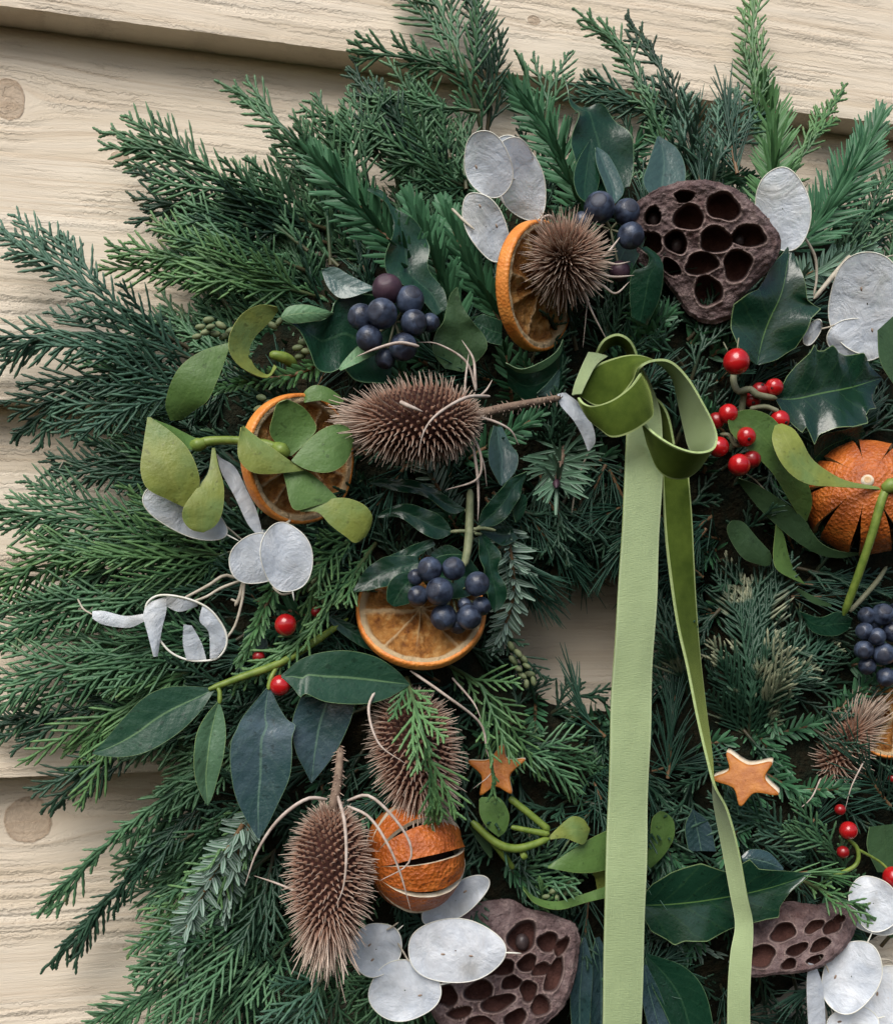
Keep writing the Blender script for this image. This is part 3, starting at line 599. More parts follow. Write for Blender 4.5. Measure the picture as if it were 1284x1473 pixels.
def add_buds(t, spots, d=205, r=8, ang=0.5):
    for (x, y) in spots:
        o = bpy.data.objects.new('bud', BUD); COL.objects.link(o); o.parent = t; o.location = Vector(P(x, y, d + random.uniform(-8, 8))) - Vector(t.location)
        rt, up, tw = frame(x, y); aa = ang + random.gauss(0, 0.4); v = Vector(rt * math.cos(aa) + up * math.sin(aa) + tw * random.gauss(0, 0.3))
        o.rotation_euler = v.to_track_quat('Z', 'Y').to_euler(); s = r * U * random.uniform(0.85, 1.15); o.scale = (s, s, s * 1.05)

cyp([(470,330,175),(350,285,150),(255,228,120),(165,192,100)], 78, 'cypress', 'long green cypress spray reaching left below the top board, tip farthest up-left', ang=34)
cyp([(500,275,175),(430,205,150),(370,150,125),(315,118,110)], 40, 'cypress', 'slim cypress spray with raised pale tip under the top board edge', ang=30, tipboost=0.15)
cyp([(470,350,170),(370,318,140),(290,292,115),(215,297,95)], 62, 'cypress_shaded', 'dark cypress spray pointing left just under the uppermost left spray', ang=34)
cyp([(470,430,190),(360,400,170),(260,372,140),(172,364,115)], 66, 'cypress_light', 'fresh green cypress spray with feathery tips above the curled mistletoe leaf', ang=32)
cyp([(440,390,185),(350,352,160),(285,322,135),(225,330,112)], 52, 'cypress', 'short cypress spray left of the fir branch, pointing left', ang=34)
cyp([(270,500,175),(180,450,150),(90,385,125),(-8,328,105)], 66, 'cypress_blue', 'blue-green cypress spray reaching the left picture edge, highest there', ang=32, sides=[([(120,408,130),(105,370,120),(88,336,112)], 26)])
cyp([(290,520,170),(190,490,150),(90,480,125),(0,505,105)], 78, 'cypress_blue', 'flat blue-green cypress spray over the left board below the edge-reaching spray', ang=36)
cyp([(290,540,160),(200,530,140),(110,560,118),(30,625,98)], 62, 'cypress_shaded', 'dark drooping cypress spray crossing the second board edge at left', ang=34, droop=0.1)
cyp([(300,560,165),(230,560,150),(160,585,130),(98,612,112)], 60, 'cypress_blue', 'blue-green cypress spray beside the large pale mistletoe leaf', ang=36)
cyp([(330,690,165),(240,670,140),(160,675,115),(82,672,95)], 55, 'cypress_shaded', 'dark cypress spray in shade left of the pale mistletoe leaf', ang=34)
cyp([(400,790,190),(270,760,170),(130,745,140),(-15,738,112)], 82, 'cypress', 'broad cypress spray spreading left below the second board edge', ang=33)
cyp([(380,810,195),(250,790,178),(120,790,150),(-10,835,118)], 88, 'cypress_light', 'bright cypress spray left of the grey papery discs, bending down at its tip', ang=33)
cyp([(360,850,188),(230,845,165),(110,870,140),(-10,925,110)], 82, 'cypress', 'cypress spray behind the left torn papery ring, running to the edge', ang=33)
cyp([(210,830,130),(130,850,115),(60,870,100),(0,880,92)], 40, 'cypress_shaded', 'brown-green shaded cypress spray close to the wall at left edge', ang=30)
cyp([(340,925,192),(220,935,172),(110,960,145),(-12,985,115)], 88, 'cypress', 'wide cypress spray below the torn papery ring, tip at left edge', ang=35)
cyp([(300,955,195),(220,990,175),(150,1045,150),(105,1100,120)], 76, 'cypress_light', 'feathery cypress spray hanging over the long smooth leaf', ang=35, droop=0.08)
cyp([(240,1000,150),(150,1010,128),(60,1040,108),(-5,1040,95)], 60, 'cypress_shaded', 'dark cypress spray along the third board edge at left', ang=34)
cyp([(220,1050,150),(165,1090,128),(115,1120,108),(76,1168,92)], 52, 'cypress_shaded', 'dark drooping cypress spray above the round wall knot', ang=32, droop=0.12)
cyp([(370,1060,175),(260,1130,150),(150,1220,125),(58,1312,98)], 46, 'cypress', 'long hanging cypress spray with pale tip over the lower wall', ang=26, droop=0.25)
cyp([(340,1120,165),(240,1205,140),(150,1300,112),(70,1388,92)], 44, 'cypress_shaded', 'longest dark hanging cypress strand, tip lowest over the bottom board', ang=26, droop=0.25)
cyp([(350,1080,172),(310,1110,160),(260,1150,140),(210,1225,115)], 55, 'cypress', 'cypress spray hanging below the long smooth leaf', ang=30, droop=0.15)
cyp([(395,1150,205),(340,1215,185),(280,1280,160),(225,1350,130)], 66, 'cypress_light', 'fresh green cypress spray below the blue-grey leaf', ang=34, droop=0.1)
cyp([(400,1220,195),(320,1290,170),(250,1360,145),(185,1405,110)], 62, 'cypress', 'cypress spray left of the upright teasel', ang=34)
cyp([(410,1300,190),(320,1360,165),(240,1420,138),(160,1473,105)], 76, 'cypress', 'lowest left cypress spray, tip at the bottom left', ang=34)
cyp([(430,1340,190),(360,1410,165),(300,1470,140),(240,1545,110)], 76, 'cypress', 'cypress spray at the bottom edge under the upright teasel', ang=35)
cyp([(400,1200,185),(380,1290,175),(360,1370,160),(350,1470,140)], 66, 'cypress_shaded', 'dark cypress spray hanging beside the upright teasel', ang=30, droop=0.1)
cyp([(470,1400,190),(440,1440,180),(400,1480,160),(380,1540,140)], 60, 'cypress_blue', 'cypress spray directly below the upright teasel tip', ang=34)
cyp([(695,200,170),(672,110,150),(640,30,125),(600,-50,105)], 78, 'cypress', 'tall fan of cypress over the top board, above the papery discs', ang=34, sides=[([(672,110,150),(600,85,130),(505,74,112)], 42), ([(690,160,160),(600,150,140),(535,140,122)], 36)])
cyp([(700,200,165),(705,120,145),(690,50,122),(668,-30,105)], 52, 'cypress_shaded', 'upright dark cypress spray right of the tall fan', ang=26)
cyp([(660,265,165),(600,215,145),(550,160,120),(510,105,100)], 52, 'cypress_shaded', 'dark cypress spray crossing the top board edge left of the tall fan', ang=34)
cyp([(690,280,175),(620,245,160),(560,222,140),(490,178,115)], 66, 'cypress', 'cypress spray behind the papery discs pointing up-left', ang=36)
cyp([(975,270,180),(945,180,150),(895,75,122),(826,13,105)], 32, 'cypress', 'slender cypress spray bending left with pale tip over the top board', ang=26)
cyp([(990,250,175),(975,170,150),(945,90,125),(903,27,108)], 34, 'cypress_shaded', 'dark cypress spray beside the bent slender one at top', ang=28)
cyp([(1000,260,180),(985,210,165),(960,160,140),(830,125,115)], 52, 'cypress_blue', 'blue-green cypress spray behind the tall dark ivy leaf', ang=34)
cyp([(1095,220,165),(1088,140,140),(1082,60,120),(1088,-40,105)], 42, 'cypress_light', 'upright bright cypress spray standing alone over the top board', ang=30)
cyp([(1120,300,175),(1150,225,150),(1185,170,125),(1216,122,105)], 36, 'cypress_light', 'cypress spray right of the lone upright spray, tip over the board edge', ang=28)
cyp([(1180,420,170),(1225,350,145),(1260,290,118),(1290,240,95)], 50, 'cypress', 'cypress spray at the right edge above the large papery disc', ang=30)
cyp([(1240,500,160),(1265,420,140),(1290,350,115),(1310,300,100)], 50, 'cypress', 'cypress spray behind the large papery disc at right edge', ang=30)
cyp([(1020,300,182),(1030,240,165),(1050,180,140),(1060,130,120)], 54, 'cypress_blue', 'bluish cypress spray above the upper seed pod', ang=32)
v = cyp([(1075,1080,200),(1080,1000,205),(1082,920,200),(1080,845,185)], 92, 'cypress_cream', 'bushy variegated cypress with cream tips beside the narrow ribbon tail', ang=42, dens=1.5, sp=14)
cyp([(1060,1060,200),(1100,1000,208),(1145,960,205),(1190,915,190)], 66, 'cypress_cream', 'variegated cypress spray pointing to the dark berries at right', ang=36)
cyp([(990,1010,190),(975,950,192),(960,900,185),(945,850,170)], 46, 'cypress_cream', 'cream-flecked cypress spray between the two ribbon tails', ang=36)
cyp([(690,1080,205),(750,1075,205),(810,1090,195),(870,1105,180)], 66, 'cypress', 'cypress spray left of the wide ribbon tail, above the mistletoe stems', ang=38)
cyp([(640,955,215),(690,985,220),(720,1030,222),(730,1085,215)], 56, 'cypress_light', 'cypress spray hanging beside the lower half orange slice', ang=36)
cyp([(585,975,290),(604,1040,326),(620,1110,330),(628,1180,306)], 52, 'cypress_light', 'fresh cypress sprig lying over the middle teasel', ang=34)
cyp([(688,1008,225),(700,1060,262),(708,1110,270),(712,1155,262)], 20, 'cypress_light', 'thin cypress sprig hanging over the smaller peel star', ang=26)
c1 = cyp([(545,775,225),(490,850,240),(420,930,240),(320,988,228)], 36, 'cypress_light', 'long yellow-green cypress strand crossing above the smooth leaf', ang=24)
cyp([(520,770,225),(470,800,228),(450,850,225),(440,900,215)], 52, 'cypress_light', 'cypress sprig beside the lower orange slice and papery discs', ang=34)
cyp([(1190,1235,205),(1120,1195,208),(1060,1180,200),(1000,1200,185)], 62, 'cypress_blue', 'fine cypress spray under the right-hand peel star', ang=36)
cyp([(1230,1290,210),(1190,1215,212),(1120,1190,205),(1080,1210,190)], 46, 'cypress', 'cypress spray above the right seed pod', ang=34)
cyp([(1150,1265,240),(1200,1290,255),(1240,1310,250),(1285,1348,235)], 26, 'cypress_light', 'small cypress sprig lying over the right seed pod rim', ang=28)
cyp([(720,1260,205),(780,1245,205),(830,1235,195),(880,1240,180)], 56, 'cypress', 'cypress spray behind the lower mistletoe leaves', ang=38)
cyp([(780,1035,165),(810,1015,150),(840,1000,140),(870,1005,130)], 40, 'cypress_shaded', 'dark cypress spray at the lower rim of the wreath hole', ang=38)
c2 = cyp([(430,600,215),(380,565,215),(330,545,205),(270,570,190)], 46, 'cypress_shaded', 'dark cypress sprig with pale buds between the mistletoe leaves', ang=36)
add_buds(c2, [(283,484),(296,478),(310,480),(322,484),(303,470),(318,468),(331,476),(341,470),(350,480),(300,460),(288,470),(380,458),(392,468),(402,462),(376,572),(384,580),(372,588),(428,500),(437,492),(440,505),(432,512)], 226, 7, 0.3)
add_buds(c1, [(440,815),(450,822),(458,812),(452,835),(462,842),(446,846),(468,828),(456,858),(466,862)], 228, 6, 1.2)
c3 = cyp([(720,900,190),(740,935,180),(755,960,170),(768,1000,150)], 34, 'cypress_shaded', 'dark bud-bearing cypress sprig at the left rim of the wreath hole', ang=36)
add_buds(c3, [(735,930),(745,940),(738,950),(752,948),(745,962),(757,958),(751,972),(762,970),(757,984),(767,980)], 195, 7, -0.8)
c4 = cyp([(770,1310,215),(790,1295,220),(810,1285,220),(832,1268,212)], 26, 'cypress_light', 'small budding cypress sprig above the lower seed pod', ang=34)
add_buds(c4, [(785,1290),(795,1282),(805,1276),(815,1270),(790,1300),(801,1293),(812,1286),(822,1279)], 228, 6, 0.6)

def fir(axis, label, m='fir', **kw):
    t = thing('fir_sprig', P(*axis[0]), label, 'fir sprig', 'fir and pine sprigs of the wreath'); a = Acc(); fir_on(a, W3(axis), **kw); 
    tag(a.obj('needles', M[m], t), kind='stuff'); return t
def pine(axis, label, m='pine', **kw):
    t = thing('pine_sprig', P(*axis[0]), label, 'pine sprig', 'fir and pine sprigs of the wreath'); a = Acc(); pine_on(a, W3(axis), **kw)
    tag(a.obj('needles', M[m], t), kind='stuff'); return t
fir([(600,400,200),(560,345,195),(505,285,180),(448,222,150)], 'broad fir branch with brown stem at upper left of the wreath', nl=52, wd=3.2, sp=5, ang=54, rows=3, spread=0.35)
fir([(660,470,200),(640,420,200),(615,350,190),(590,290,170)], 'dark fir branch behind the long wavy ivy leaf', nl=46, wd=3.4, sp=5, ang=48)
fir([(720,460,205),(690,410,205),(660,350,195),(640,300,175)], 'fir branch with upright needles left of the upper orange slice', nl=46, wd=3.6, sp=5, ang=42)
fir([(850,340,195),(825,270,185),(790,195,165),(738,128,135)], 'fir branch rising between papery discs and tall ivy leaf', nl=52, wd=2.9, sp=4.8, ang=52, rows=3, spread=0.25)
fir([(1105,310,190),(1112,250,175),(1112,190,150),(1098,120,125)], 'bright fir branch above the upper seed pod', m='fir_light', nl=54, wd=2.6, sp=4.8, ang=48, rows=3, spread=0.3)
fir([(1140,360,190),(1185,310,170),(1230,240,140),(1262,170,110)], 'grey-green fir branch at upper right over the board', nl=66, wd=2.6, sp=5.5, ang=44, rows=3, spread=0.4)
fir([(1130,440,200),(1155,400,195),(1200,380,180),(1250,360,155)], 'fir sprig showing pale needle backs near the large papery disc', under=0.5, nl=40, wd=3.2, sp=6)
fir([(350,1185,205),(300,1270,190),(265,1350,165),(258,1440,130)], 'fir sprig with white-striped needle backs at lower left', under=0.9, nl=30, wd=3.4, sp=6, ang=62)
fir([(370,1160,205),(350,1210,198),(330,1270,185),(320,1330,165)], 'second white-striped fir sprig nearest the blue-grey leaf', under=0.9, nl=28, wd=3.2, sp=6, ang=60)
fir([(728,760,200),(736,810,198),(738,860,190),(715,930,175)], 'fir sprig with white-striped needles at the left rim of the hole', under=0.9, nl=34, wd=3.2, sp=6, ang=70)
fir([(945,480,200),(925,450,205),(905,420,200),(900,390,190)], 'dark fir sprig under the upper seed pod', nl=42, wd=3.4, sp=6, ang=35)
fir([(465,520,215),(420,540,222),(370,545,220),(315,560,205)], 'small green fir sprig among mistletoe left of the horizontal teasel', m='fir_light', nl=24, wd=2.2, sp=5, ang=42)
fir([(405,815,222),(385,865,228),(365,915,225),(345,950,215)], 'little juniper-like sprig above the single red berry', m='fir_light', nl=24, wd=2.0, sp=4, ang=38)
pine([(1010,290,185),(1005,240,165),(1000,190,140)], 'long dark needles standing up above the upper seed pod', nl=95, ang=16, sp=8)
pine([(1060,250,180),(1050,200,160),(1045,150,140)], 'long thin pine needles beside the bright fir branch', nl=85, ang=18, sp=8)
pine([(960,1120,195),(965,1060,188),(970,1000,170)], 'blue-green pine tuft between the ribbon tails', nl=75, ang=24, sp=6)
pine([(870,1060,180),(840,1030,165),(825,985,150)], 'upright pine needles at the lower rim of the hole', nl=62, ang=22, sp=7)
pine([(1010,830,190),(990,815,195),(965,805,185)], 'pine needles fanning beside the narrow ribbon tail', nl=62, ang=48, sp=6)
pine([(1280,1160,205),(1250,1120,212),(1230,1090,205)], 'long pine needles at the right edge below the small teasel', nl=85, ang=45, sp=6)
pine([(1130,1260,228),(1165,1255,240),(1195,1262,236)], 'pale pine needles lying on the right seed pod', m='fir_light', nl=58, r=2.0, ang=14, sp=12)
pine([(1250,1420,200),(1200,1410,205),(1150,1430,195)], 'pine tuft below the right seed pod', nl=55, ang=35, sp=6)
pine([(900,1440,185),(930,1400,190),(960,1380,185)], 'dark pine tuft at the bottom beside the wide ribbon tail', nl=60, ang=40, sp=7)
# needle rosette with a bud, seen end on
t = thing('fir_sprig', P(812, 640, 190), 'fir tip with a star of needles and brown bud beside the hole', 'fir sprig', 'fir and pine sprigs of the wreath'); a = Acc()
B, D, NN, LN = [], [], [], []; rt, up, tw = frame(802, 692)
for k in range(85):
    f = random.random(); b = P(800 + 10 * (1 - f), 697 - 55 * (1 - f), 232 - 40 * (1 - f)); ph = random.uniform(0, 2 * math.pi); o = 0.35 + 0.75 * random.random()
    D.append(nrm(rt * math.cos(ph) + up * math.sin(ph) * 0.75 + tw * o * f + up * -0.35)); B.append(b); NN.append(tw); LN.append(random.uniform(40, 60) * U)
needles(a, np.array(B), np.array(D), np.array(NN), np.array(LN), np.full(85, 2.2 * U), 0.35, 0.06); tag(a.obj('needles', M['fir'], t), kind='stuff')
a = Acc(); tube(a, [(812,640,190),(806,668,215),(801,692,234)], [4, 4, 4]); a.obj('stem', M['teasel_stem'], t)
a = Acc(); tube(a, [(801,690,230),(800,697,240),(800,702,246)], [3, 6, 2], n=10); a.obj('bud', M['berry_purple'], t)

# ------------------------------------------------------------------ leaves and berries
def leaf(t, L, R, m, d=225, back=None, name='leaf', label=None, **kw):
    a = Acc(); kw.setdefault('th', 0.9); strip(a, L, R, d=d, mats=(0, 1, 0), **kw)
    o = a.obj(name, [M[m], M[back or m]], t, use_uv=True)
    if label: o['label'] = label
    return o
def Dz(pts, *ds):
    ds = np.interp(np.linspace(0, 1, len(pts)), np.linspace(0, 1, len(ds)), ds); return [(x, y, z) for (x, y), z in zip(pts, ds)]
def ball_mesh(name, mats, cap=True, sq=1.0, seed=0):
    a = Acc(); n, m = 18, 22; th = np.linspace(0.001, math.pi - 0.001, n); ph = np.linspace(0, 2*math.pi, m, endpoint=False)
    r = np.ones(n); z = np.cos(th) * sq; s = np.sin(th)
    if cap:   # flattened crown with a ridge, as ivy fruit has
        z = np.where(th < 0.45, z - 0.06 * sstep(0.45, 0.2, th), z); ridge = np.exp(-((th - 0.45) / 0.09)**2) * 0.04; s = s + ridge * 0.6; z = z + ridge
    V = np.zeros((n, m, 3)); V[:, :, 0] = s[:, None] * np.cos(ph); V[:, :, 1] = s[:, None] * np.sin(ph); V[:, :, 2] = z[:, None]
    for i in range(n):
        for j in range(m): V[i, j] *= 1 + 0.035 * mnoise.noise(Vector(V[i, j]) * 1.6 + Vector((seed, 0, 0)))
    q = gridq(n, m, True); mi = np.zeros(len(q), int)
    if cap: mi[:3 * m] = 1
    a.add(V, q, mi); return a.mesh(name, mats)
IVY = [ball_mesh('ivy_berry', [M['berry'], M['berry_cap']], seed=k * 3.1) for k in range(3)]
IVYP = ball_mesh('ivy_berry_purple', [M['berry_purple'], M['berry_purple']], seed=9)
HOL = [ball_mesh('holly_berry', [M['red'], M['red']], cap=False, sq=1.04, seed=k * 2.7) for k in range(2)]
HOLD = ball_mesh('holly_berry_dark', [M['red_dull'], M['red_dull']], cap=False, seed=4)
def berry(t, x, y, r, d, me, dirv=None, name='berry'):
    o = bpy.data.objects.new(name, me); COL.objects.link(o); o.parent = t
    o.location = Vector(P(x, y, d)) - Vector(t.location); rt, up, tw = frame(x, y)
    v = dirv if dirv is not None else (random.gauss(0, 0.5), random.gauss(0, 0.5), 0.9)
    o.rotation_euler = Vector(rt * v[0] + up * v[1] + tw * v[2]).to_track_quat('Z', 'Y').to_euler(); s = r * PXS(x, y, d); o.scale = (s, s, s); return o
def ivy_cluster(t, lst, cx, cy, d, stem):
    for k, b in enumerate(lst):
        x, y, r = b[:3]; r *= 1.07; dd = d + (b[3] if len(b) > 3 else 0); me = IVYP if (len(b) > 4 and b[4]) else IVY[k % 3]
        berry(t, x, y, r, dd, me, ((x - cx) / 55 + random.gauss(0, 0.15), -(y - cy) / 55 + random.gauss(0, 0.15), 0.75))
        a = Acc(); tube(a, [(cx, cy, d - 40), ((x + cx) / 2, (y + cy) / 2, d - 30), (x, y, dd - r * 0.6)], [2.0, 1.8, 1.8], n=8, sides=5); a.obj('berry_stalk', M[stem], t)
def stemtube(t, pts, rad, m='straw', name='stem', n=20, sides=8):
    a = Acc(); tube(a, pts, rad, n=n, sides=sides); return a.obj(name, M[m], t)

# --- ivy, left, with the berries above the horizontal teasel
t = thing('ivy_sprig', P(580, 500, 190), 'ivy sprig with a wavy broad leaf and dark berries above the horizontal teasel', 'ivy sprig')
leaf(t, Dz([(528,273),(557,294),(566,330),(554,368),(563,398),(604,428),(626,454)], 215, 232, 228), Dz([(530,270),(552,275),(570,300),(605,326),(618,352),(614,384),(637,413),(644,442)], 215, 222, 232), 'ivy', back='ivy_back', crease=0.10, wave=5, label='long wavy dark leaf')
leaf(t, Dz([(462,387),(482,384),(502,395),(522,405),(538,413)], 225, 235), Dz([(462,389),(470,410),(484,426),(502,428),(538,416)], 222, 240), 'ivy_sky', back='ivy_back', crease=0.08)
leaf(t, Dz([(405,456),(428,455),(456,462),(476,452),(482,434),(500,424),(540,424),(578,440)], 242, 225, 218), Dz([(406,459),(430,474),(446,505),(456,530),(474,536),(494,530),(514,548),(562,552)], 242, 238, 222), 'ivy', back='ivy_back', bulge=-0.10, cols=12, n=40, label='broad wavy-edged leaf')
leaf(t, Dz([(404,454),(415,441),(440,438),(464,444),(479,450)], 244, 250, 244), Dz([(405,459),(420,465),(445,463),(465,459),(479,452)], 244, 248, 240), 'ivy_back', bulge=0.12, name='leaf', label='pale folded-over leaf margin')
leaf(t, Dz([(487,530),(495,518),(512,500),(530,488)], 240, 238), Dz([(490,533),(515,522),(535,512),(560,505)], 246, 240), 'ivy_back', back='ivy')
leaf(t, Dz([(657,413),(647,425),(638,460),(627,480),(622,505),(640,530)], 246, 240, 225), Dz([(658,413),(664,436),(678,462),(694,478),(700,497),(690,516),(665,535)], 246, 238, 222), 'mist_dark', back='ivy_back', crease=0.08, wave=3, label='bright green pointed leaf')
leaf(t, Dz([(722,462),(705,455),(692,452),(680,462)], 225, 220), Dz([(722,497),(702,492),(690,482),(680,466)], 225, 220), 'ivy', crease=0.06)
ivy_cluster(t, [(557,416,21,-6,1),(589,432,20,0),(549,451,21,14),(519,456,18,0),(595,464,18,12),(618,464,13,-6),(531,487,18,6),(580,499,19,10),(554,516,14,-14)], 568, 463, 258, 'twig')
# --- ivy in the middle, berries on the lower orange slice
t = thing('ivy_sprig', P(675, 720, 200), 'ivy sprig with pale stem, dark leaves and berries over the lower orange slice', 'ivy sprig')
leaf(t, Dz([(531,693),(562,688),(608,695),(643,715),(669,732)], 228, 236, 238), Dz([(533,696),(573,707),(608,712),(632,729),(652,739),(669,734)], 228, 240, 238), 'ivy', crease=0.10, wave=3)
leaf(t, Dz([(542,742),(557,732),(580,725),(611,731),(639,747),(650,764)], 232, 246, 244), Dz([(544,745),(573,744),(597,759),(615,772),(633,775),(650,767)], 234, 250, 244), 'ivy', crease=0.10, wave=3)
leaf(t, Dz([(520,828),(550,806),(585,788),(622,774)], 226, 238, 240), Dz([(520,831),(540,836),(560,838),(580,822),(599,802),(626,784)], 230, 242, 240), 'ivy', crease=0.10, wave=3)
leaf(t, Dz([(758,678),(732,690),(714,711),(695,732),(688,753)], 236, 248, 245), Dz([(758,680),(750,704),(739,730),(716,754),(692,758)], 232, 244, 245), 'ivy', back='ivy_back', crease=0.10, wave=3)
leaf(t, Dz([(742,752),(738,738),(740,724),(748,714)], 228, 232), Dz([(744,752),(754,737),(758,718),(752,710)], 222, 228), 'ivy', crease=0.08)
leaf(t, Dz([(710,612),(703,640),(704,668),(719,697)], 220, 236, 238), Dz([(722,614),(735,640),(745,655),(741,678),(722,699)], 214, 230, 236), 'ivy_sky', crease=0.12, label='glossy leaf catching the sky')
leaf(t, Dz([(688,770),(690,800),(697,828),(701,858),(710,880)], 248, 246, 238), Dz([(696,768),(706,778),(719,795),(717,818),(729,855),(722,872),(711,881)], 246, 242, 238), 'ivy', back='ivy_back', crease=0.10, wave=4)
leaf(t, Dz([(606,822),(578,824),(560,838),(556,862),(564,872)], 262, 266, 262), Dz([(610,832),(602,842),(596,856),(588,868),(568,873)], 264, 270, 262), 'ivy', crease=0.08)
leaf(t, Dz([(600,800),(560,800),(530,815),(508,848)], 250, 252, 246), Dz([(604,818),(575,836),(545,846),(510,852)], 256, 262, 250), 'ivy', crease=0.10, wave=3)
leaf(t, Dz([(688,820),(670,800),(640,798),(605,812)], 250, 256, 254), Dz([(690,850),(665,860),(630,858),(605,832)], 250, 262, 258), 'ivy', crease=0.10)
leaf(t, Dz([(672,800),(655,788),(640,784),(620,795)], 238, 232), Dz([(672,804),(660,812),(640,815),(620,800)], 240, 234), 'ivy', crease=0.08)
leaf(t, Dz([(735,758),(715,752),(700,757),(690,762)], 215, 225), Dz([(745,775),(725,785),(705,775),(691,765)], 215, 225), 'ivy', crease=0.08)
stemtube(t, [(676,705,235),(675,745,252),(673,785,262),(667,816,268)], [5, 5.5, 6, 5], 'ivy_stem')
for pts in ([(648,765,247),(660,764,254),(673,764,256)], [(712,763,248),(694,760,254),(676,762,256)], [(669,733,240),(675,740,246)], [(690,757,246),(680,766,256)], [(692,768,248),(682,768,256)], [(600,818,252),(585,823,250),(575,826,248)]): stemtube(t, pts, [2.5, 2.5], 'ivy_stem', 'leaf_stalk', n=8, sides=6)
ivy_cluster(t, [(618,819,17,6),(652,818,16,10),(686,840,17,8),(632,851,19,18),(601,857,14,-2),(598,830,11,-8),(638,888,18,4),(674,888,17,12),(692,872,13,-4),(658,897,14,-4),(668,870,10,2)], 650, 853, 285, 'ivy_stem')
# --- ivy at the top
t = thing('ivy_sprig', P(880, 300, 190), 'ivy sprig with tall dark leaves and dark berries left of the upper seed pod', 'ivy sprig')
leaf(t, Dz([(812,113),(819,142),(832,162),(824,192),(826,235),(848,275)], 195, 222, 228), Dz([(813,113),(824,142),(845,156),(866,152),(888,172),(906,197),(913,232),(905,268)], 195, 214, 222), 'ivy', back='ivy_back', bulge=-0.08, wave=6, label='tallest dark leaf with pointed tip')
leaf(t, Dz([(849,200),(832,228),(825,255),(831,280),(845,292)], 222, 236, 240), Dz([(851,200),(859,228),(862,258),(854,285),(846,293)], 222, 226, 236), 'ivy', back='ivy_back', crease=0.08)
leaf(t, Dz([(856,212),(858,235),(868,262),(880,294)], 222, 232, 240), Dz([(859,211),(874,222),(888,246),(897,275),(882,295)], 216, 226, 238), 'ivy_sky', crease=0.14, label='leaf with a pale sky sheen')
leaf(t, Dz([(945,196),(932,235),(925,262),(938,285)], 200, 214, 216), Dz([(948,195),(974,214),(986,246),(980,285)], 200, 206, 214), 'ivy_sky', crease=0.10, back='ivy_back')
leaf(t, Dz([(921,357),(933,369),(929,383),(910,391),(905,420),(908,456)], 262, 252, 232), Dz([(930,354),(948,369),(954,390),(948,430),(930,468)], 256, 252, 228), 'ivy', back='ivy_back', bulge=0.10, label='curled dark leaf in front of the seed pod')
leaf(t, Dz([(900,320),(880,345),(868,380)], 215, 210), Dz([(930,340),(915,375),(895,410)], 215, 210), 'ivy')
ivy_cluster(t, [(862,298,21,8),(901,305,18,4),(837,319,14,-6),(907,339,18,14),(891,390,14,-18,1)], 878, 330, 252, 'twig')
# --- ivy leaf under the upper slice
t = thing('ivy_leaf', P(760, 560, 190), 'dark glossy ivy leaf with pale turned-up edge below the upper orange slice', 'leaf')
leaf(t, Dz([(727,523),(750,536),(780,529),(803,511),(810,490)], 232, 228), Dz([(730,555),(755,575),(785,572),(812,552),(815,515)], 205, 210), 'ivy', back='ivy_back', crease=0.06)
leaf(t, Dz([(727,522),(750,531),(778,521),(800,506),(810,488)], 244, 238), Dz([(727,525),(750,537),(781,531),(804,512),(811,491)], 234, 230), 'ivy_back', label='pale turned-up edge')
t = thing('ivy_leaf', P(790, 560, 190), 'small bluish glossy leaf left of the ribbon knot', 'leaf')
leaf(t, Dz([(772,566),(790,548),(806,528)], 222, 218), Dz([(776,570),(800,566),(806,532)], 216, 216), 'ivy_sky', crease=0.08)
# --- right edge ivy berries
t = thing('ivy_sprig', P(1262, 900, 190), 'cluster of dark blue ivy berries at the right picture edge', 'ivy sprig')
ivy_cluster(t, [(1246,886,12,-4),(1269,884,15,6),(1243,908,12,2),(1261,916,12,12),(1283,909,14,8),(1242,935,13,2),(1271,941,15,10),(1247,958,12,-6),(1274,974,13,4),(1290,945,14,0),(1258,895,10,-8),(1288,880,12,-4)], 1265, 922, 240, 'twig')
leaf(t, Dz([(1150,880),(1180,888),(1205,880),(1225,890)], 205, 215), Dz([(1155,890),(1170,910),(1200,915),(1222,905)], 200, 210), 'ivy', back='ivy_back')

# ------------------------------------------------------------------ holly
t = thing('holly_sprig', P(1090, 600, 200), 'holly sprig with two prickly leaves and red berries right of the bow', 'holly sprig')
leaf(t, Dz([(1086,524),(1064,508),(1053,472),(1054,438),(1072,424),(1090,416),(1102,400),(1110,380),(1122,368),(1136,350)], 232, 246, 250, 242), Dz([(1092,525),(1118,517),(1146,500),(1158,476),(1164,458),(1183,443),(1163,430),(1156,408),(1148,384),(1138,350)], 232, 250, 262, 244), 'holly', back='holly_back', crease=0.10, cols=12, n=70, wave=7, wf=2.5, lin=0.7, label='upper prickly leaf pointing up')
leaf(t, Dz([(1116,570),(1124,556),(1132,541),(1146,524),(1164,507),(1172,494),(1178,503),(1187,503),(1195,497),(1203,508),(1220,510),(1240,508),(1250,524),(1268,543)], 244, 250, 262, 250, 236), Dz([(1116,576),(1124,590),(1136,606),(1153,623),(1158,614),(1172,640),(1180,624),(1200,616),(1226,614),(1250,608),(1243,598),(1247,590),(1261,587),(1255,572),(1260,556),(1268,545)], 244, 252, 268, 250, 236), 'holly', back='holly_back', crease=0.10, cols=12, n=90, lin=0.75, wave=5, wf=4, label='right-hand prickly leaf')
leaf(t, Dz([(1170,640),(1185,625),(1215,618),(1240,612)], 222, 220), Dz([(1172,680),(1195,660),(1225,640),(1245,625)], 205, 208), 'holly')
stemtube(t, [(1055,535,215),(1055,550,228),(1062,563,238),(1078,560,244),(1090,568,248),(1117,573,250)], [5, 5, 5, 5.5, 5, 4], 'twig', 'twig')
